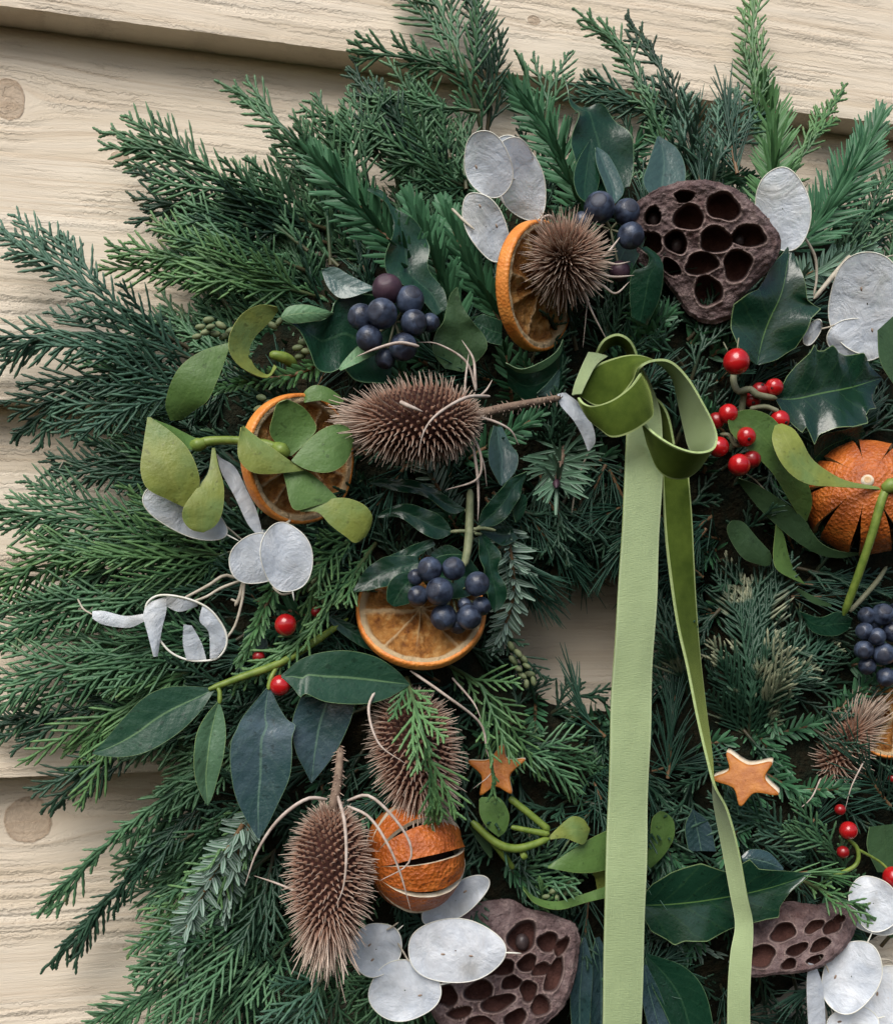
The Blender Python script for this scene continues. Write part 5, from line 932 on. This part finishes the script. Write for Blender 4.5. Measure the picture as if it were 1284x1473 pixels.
# ------------------------------------------------------------------ teasels
def teasel(x, y, d, axis, la, lb, label, nsp=620, sl=24, tuft=18, stem=None, bracts=(), egg=0.10, tl=44, r0=2.8):
    nsp = int(nsp * 1.4); sl *= 0.86; rt, up, tw = frame(x, y); s = PXS(x, y, d); c = P(x, y, d); A = nrm(rt * axis[0] + up * axis[1] + tw * axis[2])
    e1 = nrm(np.cross(A, tw + 0.01 * rt)); e2 = np.cross(A, e1)
    t = thing('teasel_head', c - A * la * s, label, 'teasel', 'teasel heads')
    n, m = 20, 24; th = np.linspace(0.02, math.pi - 0.02, n)[:, None]; ph = np.linspace(0, 2*math.pi, m, endpoint=False)[None]
    def surf(cz, an):
        sz = np.sqrt(np.maximum(0, 1 - cz * cz)); w = lb * sz * (1 - egg * cz)
        return c + s * (A * (la * cz)[..., None] + e1 * (w * np.cos(an))[..., None] + e2 * (w * np.sin(an))[..., None])
    a = Acc(); a.add(surf(np.cos(th) + 0 * ph, ph + 0 * th), gridq(n, m, True)); a.obj('body', M['teasel_body'], t)
    k = np.arange(nsp); cz = np.sin((2 * (k + 0.5) / nsp - 1) * 1.5) * 0.998; an = k * 2.399963 + rng.normal(0, 0.015, nsp)
    p = surf(cz, an); sz = np.sqrt(1 - cz * cz); no = nrm(A * (cz / la * 1.0)[:, None] + (e1 * np.cos(an)[:, None] + e2 * np.sin(an)[:, None]) * (sz / lb)[:, None])
    up_ = sstep(0.55, 1.0, cz); ln = s * sl * rng.uniform(0.62, 1.25, nsp) * (1 + up_ * rng.uniform(0.1, 0.8, nsp)) * (0.75 + 0.25 * sstep(-1, -0.6, cz))
    dr = nrm(no + A * (0.10 + 0.6 * up_)[:, None] + rng.normal(0, 0.085, (nsp, 3)))
    q = np.linspace(0, 1, 5)[None, :, None]
    pts = p[:, None] - no[:, None] * (1.5 * s) + dr[:, None] * ln[:, None, None] * q + (A * 0.12 + rng.normal(0, 0.05, (nsp, 3)))[:, None] * ln[:, None, None] * q**2
    prof = np.array([1.35, 0.50, 0.28, 0.20, 0.08]); rad = s * r0 * rng.uniform(0.85, 1.15, nsp)[:, None] * prof[None]
    a = Acc(); tubes(a, pts, rad, 5, 0, tip=np.tile([0, 0.28, 0.6, 0.85, 1.0], (nsp, 1)), rnd=rng.random(nsp))
    tn = tuft; tz = rng.uniform(0.8, 0.99, tn); ta = rng.uniform(0, 6.28, tn); tp = surf(tz, ta); td = nrm(A + (e1 * np.cos(ta)[:, None] + e2 * np.sin(ta)[:, None]) * rng.uniform(0.1, 0.5, tn)[:, None]); tln = s * tl * rng.uniform(0.7, 1.25, tn)
    tpts = tp[:, None] + td[:, None] * tln[:, None, None] * q + rng.normal(0, 0.1, (tn, 3))[:, None] * tln[:, None, None] * q**2
    tubes(a, tpts, s * 2.2 * prof[None] ** 0.6 * np.ones((tn, 1)), 5, 0, tip=np.tile([0.3, 0.5, 0.8, 1, 1], (tn, 1)), rnd=rng.random(tn))
    tag(a.obj('spines', M['spine'], t), kind='stuff')
    if stem:
        stemtube(t, stem, [7, 5.5, 4.5], 'teasel_stem'); ax = catmull(W3(stem), 40); a = Acc(); pk = []
        T = nrm(np.gradient(ax, axis=0))
        for i in range(0, 40):
            for _ in range(2):
                o_ = nrm(np.cross(T[i], rng.normal(0, 1, 3))); l_ = s * random.uniform(5, 11); pk.append(ax[i] + o_ * 3 * s + (o_ - T[i] * 0.5) * l_ * np.linspace(0, 1, 4)[:, None])
        pk = np.array(pk); tubes(a, pk, np.full((len(pk), 1), 1.3 * s) * np.array([1, 0.7, 0.4, 0.15])[None], 4, 0, tip=np.tile([0.3, 0.5, 0.8, 1], (len(pk), 1)), rnd=rng.random(len(pk))); tag(a.obj('prickles', M['spine'], t), kind='stuff')
    for b in bracts:
        pts, r = b; stemtube(t, pts, [r * 0.66, r * 0.66, r * 0.5, r * 0.12], 'bract', 'bract', n=22, sides=6)
    return t
teasel(812, 374, 262, (-0.16, 0.18, 0.97), 62, 44, 'round teasel seen end on, in front of the upper orange slice', nsp=560, sl=32, tuft=8, tl=26, r0=2.7,
    bracts=[([(838,400,262),(865,410,268),(885,422,266),(905,405,262)], 3.0), ([(850,390,262),(880,398,268),(912,396,262)], 3.0), ([(855,380,262),(875,362,270),(892,340,268)], 3.2), ([(858,375,262),(885,380,268),(906,376,262)], 2.6), ([(840,420,258),(852,450,262),(872,488,256)], 2.2), ([(845,425,255),(842,460,250),(838,500,245)], 1.2), ([(798,318,268),(790,310,272),(778,316,270),(785,335,270)], 2.8)])
teasel(598, 607, 285, (-0.97, -0.05, 0.22), 88, 50, 'horizontal teasel with its stem pointing right, left of the bow', nsp=680, sl=24, tuft=26, tl=42, stem=[(680,598,280),(720,588,278),(760,580,268),(806,572,250)],
    bracts=[([(704,570,310),(670,572,338),(630,595,350),(610,620,350),(601,655,338)], 3.4), ([(684,562,272),(683,540,276),(680,515,272),(664,489,268)], 3.2), ([(668,565,272),(670,540,274),(674,508,272)], 2.6), ([(690,600,284),(715,608,292),(735,620,290),(746,640,284)], 2.8), ([(682,630,282),(692,660,290),(685,690,288),(640,705,280)], 3.0), ([(680,640,278),(686,680,282),(688,720,278),(687,750,270)], 3.4), ([(690,570,272),(700,560,276),(708,546,274)], 2.2), ([(680,630,270),(695,665,275),(700,700,270)], 2.0), ([(684,560,262),(670,520,262),(630,495,264),(598,492,262)], 2.6), ([(602,498,284),(575,493,290),(545,500,288),(512,513,280)], 3.4), ([(575,578,340),(590,585,346),(608,592,346)], 4.2)])
teasel(598, 1082, 248, (0.20, -0.97, 0.12), 84, 52, 'middle teasel half covered by a cypress sprig, below the lower orange slice', nsp=640, sl=26, tuft=16, tl=34, bracts=[([(545,985,252),(530,1020,275),(545,1070,300),(582,1098,310)], 3.0), ([(590,965,262),(640,1000,285),(690,1040,272),(700,1080,268),(708,1110,266),(680,1135,262)], 3.0), ([(650,975,250),(680,1010,262),(692,1035,266)], 2.4)])
teasel(474, 1262, 290, (-0.03, -0.98, 0.18), 98, 50, 'upright teasel with latticed brown head at the lower left', nsp=760, sl=26, tuft=30, tl=56, stem=[(478,1165,278),(483,1140,276),(487,1110,268),(490,1075,250)],
    bracts=[([(486,1146,300),(495,1180,338),(498,1230,350),(494,1275,352),(483,1304,348)], 3.6), ([(470,1150,284),(440,1150,290),(400,1180,282),(370,1225,270),(352,1275,258)], 3.8), ([(500,1152,292),(530,1145,318),(565,1175,330),(590,1215,335),(585,1245,334),(545,1268,325)], 3.2), ([(500,1160,296),(530,1175,320),(555,1210,334),(575,1255,336),(591,1311,328)], 3.0), ([(425,1282,290),(395,1270,272),(365,1260,260)], 2.4)])
teasel(1214, 1074, 182, (0.50, 0.78, 0.25), 52, 26, 'small shaded teasel at the right edge below the dark berries', nsp=420, sl=26, tuft=26, tl=46, bracts=[([(1180,1120,232),(1165,1150,232),(1140,1170,225)], 1.8), ([(1245,1090,236),(1225,1130,240),(1215,1165,236)], 1.8)])

# ------------------------------------------------------------------ oranges
def orange_slice(x, y, d, r, nvec, th, label, rot=0.0, nseg=10, shrink=0.0):
    rt, up, tw = frame(x, y); s = PXS(x, y, d); c = P(x, y, d); n = nrm(rt * nvec[0] + up * nvec[1] + tw * nvec[2])
    e1 = nrm(np.cross(n, up + 0.2 * rt)); e2 = np.cross(n, e1); t = thing('orange_slice', c - up * r * s, label, 'orange slice', 'dried orange slices')
    na = 140; an = np.linspace(0, 2 * math.pi, na, endpoint=False)
    warp = np.array([mnoise.noise(Vector((math.cos(q) * 1.2, math.sin(q) * 1.2, x * 0.01))) for q in an]); orr = r * (1 + 0.025 * warp); lift = 4.0 * np.array([mnoise.noise(Vector((math.cos(q) * 0.9, math.sin(q) * 0.9, x * 0.01 + 7))) for q in an])
    def ring(rr, z): return c + s * (e1 * (rr * np.cos(an))[:, None] + e2 * (rr * np.sin(an))[:, None] + n * (z + lift)[:, None])
    prof = [(0.945, th/2 - 0.5), (0.975, th/2), (0.995, th/2 - 2.0), (1.0, th/4), (1.0, -th/4), (0.99, -th/2 + 1.5), (0.95, -th/2)]
    a = Acc(); a.add(np.stack([ring(orr * f, z + 0 * an) for f, z in prof]), gridq(len(prof), na, True)[:, ::-1]); a.obj('peel', M['rind'], t)
    nr = 44; fr = np.linspace(0.0, 0.952, nr); V = np.zeros((nr, na, 3)); mb = np.zeros((nr, na))
    seg = (an / (2 * math.pi) * nseg + rot + 0.16 * np.sin(an * 3 + x) + 0.10 * np.sin(an * 7 + y)); dseg = np.abs(seg - np.round(seg)) * 2 * math.pi / nseg
    for i, f in enumerate(fr):
        rr = orr * f; dist = dseg * rr                          # distance to the next membrane
        me_ = 0.8 * (1 - sstep(0.5, 2.0, dist)); pi = sstep(0.83, 0.875, np.full(na, f)); cc = 1 - sstep(0.05, 0.11, np.full(na, f)); mk = np.maximum(np.maximum(me_, pi), cc)
        nz = np.array([mnoise.noise(Vector((f * math.cos(q) * 9, f * math.sin(q) * 9, x * 0.1))) for q in an])
        sag = np.sqrt(np.clip(dist / (2.0 + 0.24 * r * f), 0, 1)); n2 = np.array([mnoise.noise(Vector((f * math.cos(q) * 22, f * math.sin(q) * 22, x * 0.1 + 3))) for q in an]); z = th/2 - 1.2 - (1 - mk) * sag * (6.5 + shrink * 12) + nz * 3.4 * (1 - pi * 0.5) + n2 * 2.2 * (1 - pi * 0.7)
        V[i] = ring(rr, z); mb[i] = mk
    a = Acc(); a.add(V, gridq(nr, na, True)[:, ::-1], memb=mb); a.obj('flesh', M['flesh'], t)
    Vb = np.stack([ring(orr * f, -th/2 + 1.0 + 2 * (1 - f) + 0 * an) for f in np.linspace(0.0, 0.955, 8)]); a = Acc(); a.add(Vb, gridq(8, na, True), memb=0.25); a.obj('flesh', M['flesh'], t)
    return t
orange_slice(772, 412, 236, 92, (0.85, 0.02, 0.53), 21, 'dried orange slice with bright rind at the top, turned to the right', rot=0.3, nseg=9, shrink=0.25)
orange_slice(431, 660, 246, 94, (0.58, 0.0, 0.81), 22, 'dried orange slice at left behind the twisted mistletoe leaves', rot=0.1, shrink=0.1)
orange_slice(605, 880, 232, 94, (0.02, 0.56, 0.83), 16, 'dried orange slice with berries lying on it, below the dark ivy leaves', rot=0.45, nseg=9)
orange_slice(1288, 1032, 214, 62, (-0.3, 0.25, 0.92), 14, 'dried orange slice cut by the right edge beside the small teasel', rot=0.2)
def whole_orange(x, y, d, r, axis, n, gap, label, rot=0.0, t0=0.42, t1=1.25, button=False, flat=0.92, edge='pith'):
    rt, up, tw = frame(x, y); s = PXS(x, y, d); c = P(x, y, d); A = nrm(rt * axis[0] + up * axis[1] + tw * axis[2]); e1 = nrm(np.cross(A, up + 0.31 * rt + 0.1 * tw)); e2 = np.cross(A, e1)
    t = thing('dried_orange', c - up * r * s, label, 'dried orange', 'whole dried oranges')
    def sph(th, ph, rr): return c + s * (A * (rr * np.cos(th) * flat)[..., None] + e1 * (rr * np.sin(th) * np.cos(ph))[..., None] + e2 * (rr * np.sin(th) * np.sin(ph))[..., None])
    nt_, np_ = 40, 16; th = np.linspace(0.0, math.pi, nt_)[:, None]; v = np.linspace(-1, 1, np_)[None]
    for k in range(n):
        g = gap * random.uniform(0.75, 1.25) * sstep(t0, t1, th) * sstep(math.pi - 0.15, math.pi - 0.9, th); half = math.pi / n; g1, g2 = g * random.uniform(0.8, 1.2), g * random.uniform(0.8, 1.2)
        ph = rot + 2 * half * k + v * half - np.where(v > 0, v * g1, v * g2) ; ph = ph + 0 * th
        puff = 1 + 0.02 * random.uniform(-1, 1) * sstep(0.4, 1.2, th) + 0.02 * np.abs(v)**4 * sstep(t0, t1, th)
        TH_ = th + 0 * v; base = sph(TH_, ph, np.ones_like(ph)); nz = np.zeros_like(ph)
        for i in range(nt_):
            for j in range(np_):
                q = Vector((math.sin(TH_[i, j]) * math.cos(ph[i, j]), math.sin(TH_[i, j]) * math.sin(ph[i, j]), math.cos(TH_[i, j]))); nz[i, j] = mnoise.noise(q * 3.0 + Vector((x, 0, 0))) * 0.022 + mnoise.noise(q * 9.0 + Vector((x, 0, 0))) * 0.008
        rr = r * (puff + nz); O_ = sph(TH_, ph, rr); I_ = sph(TH_, ph, rr * 0.90); a = Acc(); q = gridq(nt_, np_); a.add(O_, q[:, ::-1], 0); a.add(I_, q, 1)
        for j, fl in ((0, False), (np_ - 1, True)):
            qq = gridq(nt_, 2); a.add(np.stack([O_[:, j], I_[:, j]], 1), qq if not fl else qq[:, ::-1], 1)
        a.obj('peel_segment', [M['peel'], M[edge]], t)
    th = np.linspace(0.01, math.pi - 0.01, 20)[:, None]; ph = np.linspace(0, 2 * math.pi, 32, endpoint=False)[None]; a = Acc(); a.add(sph(th + 0 * ph, ph + 0 * th, r * (0.74 + 0.05 * np.sin(n * ph) + 0 * th)), gridq(20, 32, True)[:, ::-1]); a.obj('dried_flesh', M['core'], t)
    if button:
        bm = ball_mesh('stalk_button', [M['pith_white'], M['pith']], cap=True, sq=0.75); o = bpy.data.objects.new('stalk_button', bm); COL.objects.link(o); o.parent = t
        o.location = Vector(c + A * r * 0.98 * flat * s) - Vector(t.location); o.rotation_euler = Vector(A).to_track_quat('Z', 'Y').to_euler(); o.scale = (9 * s,) * 3
    return t
whole_orange(1243, 716, 226, 84, (0.05, 0.30, 0.95), 9, 0.08, 'whole dried orange with star-shaped slits at the right edge', rot=1.35, t0=0.28, t1=1.25, button=True)
whole_orange(597, 1232, 242, 77, (-0.90, -0.20, 0.38), 9, 0.075, 'whole dried orange with long open slits beside the upright teasel', rot=0.20, t0=0.25, t1=1.2, edge='pith_white')
def star(x, y, d, tips, label, nvec, th=9, rin=0.52):
    c = np.array([x, y]); tips = np.array(tips, float); n = len(tips); out = []
    for k in range(n):
        a_, b_ = tips[k] - c, tips[(k+1) % n] - c; out += [c + a_, c + (a_ + b_) / 2 * rin * 1.25]
    out = catmull(np.array(out), 80, True); 
    # sharpen the tips again
    rt, up, tw = frame(x, y); s = PXS(x, y, d); C = P(x, y, d); t = thing('peel_star', C, label, 'peel star', 'orange peel stars')
    def lay(f, z):
        v = (out - c) * f; zz = z + nvec[0] * v[:, 0] + nvec[1] * v[:, 1]; return C + s * (rt * v[:, :1] - up * v[:, 1:2] + tw * zz[:, None])
    off = nvec[2], nvec[3]
    def lay2(f, z):
        L_ = lay(f, z); return L_ + s * (rt * off[0] - up * off[1]) * (-(z) / th)
    K = len(out); a = Acc(); a.add(np.stack([lay2(f, z) for f, z in ((0.02, 0.6), (0.3, 0.3), (0.6, 0.0), (0.88, 0.3), (0.96, -0.6), (1.0, -2.5))]), gridq(6, K, True)); a.obj('peel', M['star'], t)
    a = Acc(); a.add(np.stack([lay2(f, z) for f, z in ((1.005, -2.5), (1.02, -5), (1.0, -th), (0.5, -th), (0.02, -th))]), gridq(5, K, True)); a.obj('pith', M['pith_white'], t); return t
star(1072, 1122, 264, [(1045,1085),(1108,1097),(1117,1143),(1064,1162),(1024,1124)], 'peel star with white pith edge right of the narrow ribbon tail', (0.0, 0.15, 3, -8), th=11)
star(712, 1112, 236, [(722,1071),(755,1093),(735,1142),(690,1145),(672,1096)], 'smaller orange peel star half hidden by cypress right of the middle teasel', (0.25, 0.1, 1, -2), th=9)

# ------------------------------------------------------------------ lotus pods
def lotus(x, y, d, outline, holes, label, gx=0.0, gy=0.0, depth=30, dome=6, seeds=(), skirt=1.0, tip=(0, 0)):
    rt, up, tw = frame(x, y); s = PXS(x, y, d); C = P(x, y, d); t = thing('lotus_pod', C, label, 'lotus pod', 'dried lotus pods')
    ol = catmull(np.array(outline, float) - np.array([x, y]), 220, True); K = len(ol)
    jag = np.array([1 + 0.018 * mnoise.noise(Vector((p[0] * 0.09, p[1] * 0.09, 3.0))) + 0.012 * mnoise.noise(Vector((p[0] * 0.3, p[1] * 0.3, 5.0))) for p in ol]); ol = ol * jag[:, None]
    nr = 96; fr = np.linspace(0, 1, nr)**0.8; XY = ol[None] * fr[:, None, None]; X_, Y_ = XY[..., 0], XY[..., 1]
    H = dome * (1 - fr[:, None]**2) + 0 * X_ - 5 * sstep(0.93, 1.0, fr)[:, None]; hole = np.zeros_like(X_); rim = np.zeros_like(X_)
    nz = np.array([[mnoise.noise(Vector((a_ * 0.05, b_ * 0.05, x))) * 4.5 + mnoise.noise(Vector((a_ * 0.16, b_ * 0.16, x))) * 2.6 + mnoise.noise(Vector((a_ * 0.4, b_ * 0.4, x))) * 0.9 for a_, b_ in row] for row in XY]); H = H + nz
    for (hx, hy, rx, ry, ro) in holes:
        u_, w_ = X_ - (hx - x), Y_ - (hy - y); cr, sr = math.cos(math.radians(ro)), math.sin(math.radians(ro)); p_, q_ = (u_ * cr + w_ * sr) / rx, (-u_ * sr + w_ * cr) / ry
        an = np.arctan2(q_, p_); R_ = np.sqrt(p_**2 + q_**2) / (1 + 0.08 * np.sin(2 * an + hx) + 0.07 * np.sin(3 * an + hy) + 0.03 * np.sin(5 * an + hx * 2)); k = 1 - sstep(0.90, 1.03, R_)
        H = H * (1 - k) + (-depth * (0.8 + 0.2 * (1 - np.clip(R_, 0, 1)**2))) * k; hole = np.maximum(hole, 1 - sstep(0.86, 0.98, R_))
        rk = np.exp(-((R_ - 1.07) / 0.07)**2); H = H + 1.8 * rk; rim = np.maximum(rim, rk)
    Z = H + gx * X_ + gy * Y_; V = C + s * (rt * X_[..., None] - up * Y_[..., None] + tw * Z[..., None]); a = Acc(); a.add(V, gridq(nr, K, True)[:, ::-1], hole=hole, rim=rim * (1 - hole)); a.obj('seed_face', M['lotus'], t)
    sk = []
    for f, z in ((1.0, -5), (1.015, -12), (0.99, -26), (0.86, -55), (0.62, -90), (0.3, -120)):
        o_ = ol * f + np.array(tip) * (1 - f) * 3; rip = 1 + 0.03 * np.sin(np.arange(K) * 0.55) * (1 if f < 1 else 0); o_ = o_ * (rip[:, None] if np.ndim(rip) else rip); z_ = z * skirt + (gx * o_[:, 0] + gy * o_[:, 1]); 
        if f == 1.0: sk.append(V[-1]); continue
        sk.append(C + s * (rt * o_[:, :1] - up * o_[:, 1:2] + tw * z_[:, None]))
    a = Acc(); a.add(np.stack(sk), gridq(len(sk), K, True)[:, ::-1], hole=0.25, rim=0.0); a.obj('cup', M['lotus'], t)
    for (hx, hy, r_) in seeds:
        o = bpy.data.objects.new('seed', SEED); COL.objects.link(o); o.parent = t; v = np.array([hx - x, hy - y]); o.location = Vector(s * (rt * v[0] - up * v[1] + tw * (gx * v[0] + gy * v[1] - depth * 0.62))); o.scale = (r_ * s, r_ * s, r_ * s)
    return t
SEED = ball_mesh('lotus_seed', [M['seed'], M['seed']], cap=False, sq=1.2, seed=2)
lotus(1015, 362, 250, [(908,300),(945,274),(990,265),(1035,272),(1070,292),(1100,325),(1118,352),(1112,380),(1090,405),(1062,432),(1050,456),(1020,464),(990,448),(968,415),(945,390),(915,375),(902,340)],
    [(985,285,15,8,0),(1039,303,23,19,35),(941,308,13,12,10),(991,314,23,16,10),(936,344,19,15,10),(973,346,19,14,35),(1029,347,25,17,12),(1074,345,25,15,0),(966,380,17,9,45),(1009,378,24,16,5),(1059,384,21,21,-30),(1018,417,21,21,20)],
    'brown-purple lotus seed pod with open holes at the top of the wreath', gx=-0.05, gy=-0.12, depth=34, seeds=[(973,350,9),(941,312,8),(1062,350,7)])
lotus(732, 1392, 238, [(648,1330),(690,1303),(734,1298),(760,1310),(800,1318),(832,1336),(832,1380),(818,1430),(795,1460),(750,1490),(690,1500),(640,1475),(618,1440),(625,1380)],
    [(751,1350,20,24,15),(788,1356,14,16,20),(758,1386,16,11,-25),(779,1394,16,9,-25),(797,1402,12,25,25),(724,1393,16,12,-20),(735,1413,15,10,-25),(760,1424,13,15,20),(777,1444,16,13,-30),(689,1425,23,13,-10),(642,1432,17,16,10),(662,1455,17,9,-10),(716,1441,26,11,-22),(741,1461,18,11,-35),(692,1470,20,12,0),(808,1362,9,15,30),(700,1395,14,12,0)],
    'brown-purple lotus seed pod behind the flat papery disc at the bottom', gx=-0.18, gy=-0.05, depth=30, seeds=[(751,1356,10)])
lotus(1150, 1350, 236, [(1062,1390),(1070,1350),(1100,1318),(1130,1300),(1175,1300),(1212,1288),(1230,1310),(1220,1345),(1195,1375),(1165,1393),(1120,1402),(1080,1408)],
    [(1097,1379,21,15,-15),(1127,1344,18,13,-25),(1170,1332,15,8,-35),(1194,1331,14,9,-40),(1204,1319,11,6,-30),(1146,1366,16,8,-25),(1178,1357,16,8,-30),(1135,1387,12,7,-25),(1170,1378,12,6,-30)],
    'dark reddish lotus seed pod beside the narrow ribbon tail at the lower right', gx=-0.25, gy=0.45, depth=26, dome=4, tip=(2, -4))

# ------------------------------------------------------------------ ribbon
t = thing('ribbon_bow', P(890, 600, 240), 'olive velvet ribbon with pale green back, knotted with one loop and two long tails', 'ribbon')
def band(name, Lr, Rr, front, flip=False, n=70, label=None, **kw):
    a = Acc(); strip(a, Lr, Rr, n=n, cols=10, th=3.2, mats=(0, 1, 2), flip=flip, **kw); ms = [M['velvet'], M['satin']] if front == 'velvet' else [M['satin'], M['velvet']]
    o = a.obj(name, ms + [M['ribbon_edge']], t, use_uv=True)
    if label: o['label'] = label
    return o
band('tail', [(905,520,262),(903,570,264),(902,627,268),(898,700,280),(893,800,284),(886,900,282),(880,1000,280),(875,1150,282),(870,1300,288),(867,1490,286)],
     [(918,516,250),(936,552,246),(950,592,252),(953,640,262),(952,690,276),(947,800,284),(942,900,284),(937,1000,282),(932,1150,284),(928,1300,290),(922,1490,288)], 'satin', n=120, wave=2.2, wf=5.3, bulge=0.02, label='wide pale green tail hanging straight')
# the narrow tail turns over half way down: its two edges swap sides
band('tail', [(953,680,262),(957,760,268),(965,830,272),(976,900,276),(990,960,282),(1004,1030,290),(1018,1090,298),(1029,1130,300),(1047,1165,292),(1062,1220,286),(1075,1290,286),(1083,1330,284),(1080,1385,288),(1078,1430,290),(1078,1490,288)],
     [(990,680,262),(995,740,262),(998,800,258),(1001,860,252),(1007,940,246),(1016,1020,240),(1025,1090,238),(1027,1132,240),(1029,1160,246),(1040,1220,256),(1050,1280,266),(1057,1330,270),(1050,1370,276),(1046,1420,280),(1045,1490,280)], 'velvet', flip=True, n=150, label='narrow twisted tail, velvet above and pale below')
band('loop', [(834,570,258),(860,584,256),(888,574,262),(909,549,284),(918,528,312),(938,517,316),(965,519,318),(990,543,316),(1012,580,314),(1027,610,314),(1032,633,318),(1024,648,326),(1000,652,332),(970,643,330),(942,626,318),(922,608,300)],
     [(828,562,262),(838,545,262),(858,525,258),(886,514,254),(912,510,254),(935,515,256),(956,527,258),(970,547,258),(978,582,258),(985,615,258),(993,645,262),(1012,664,272),(992,686,282),(966,689,286),(945,675,282),(930,640,272)], 'velvet', n=110, label='large loop curling to the right')
band('knot', [(830,572,270),(838,581,292),(853,584,306),(880,575,322),(905,557,328),(919,540,316),(923,532,290)], [(836,588,264),(846,604,284),(862,617,300),(880,629,312),(908,622,324),(936,603,316),(940,590,290)], 'velvet', n=50, bulge=0.06, label='velvet band wrapped round the knot')
band('loop', [(858,512,240),(864,498,252),(873,488,258),(889,483,262),(904,491,260),(913,508,252),(916,526,244)], [(862,514,212),(870,505,214),(880,498,214),(890,497,214),(898,504,216),(903,516,218),(906,530,220)], 'velvet', flip=False, n=44, label='small back loop')
band('fold', [(822,568,262),(826,552,264),(836,527,262),(846,506,254)], [(836,566,272),(846,545,272),(858,524,264),(874,512,250)], 'satin', n=30, bulge=0.05, label='pale folded end')
band('fold', [(936,570,246),(950,582,250),(960,602,254),(968,640,252)], [(930,580,222),(944,590,224),(950,610,226),(955,645,228)], 'velvet', n=30)
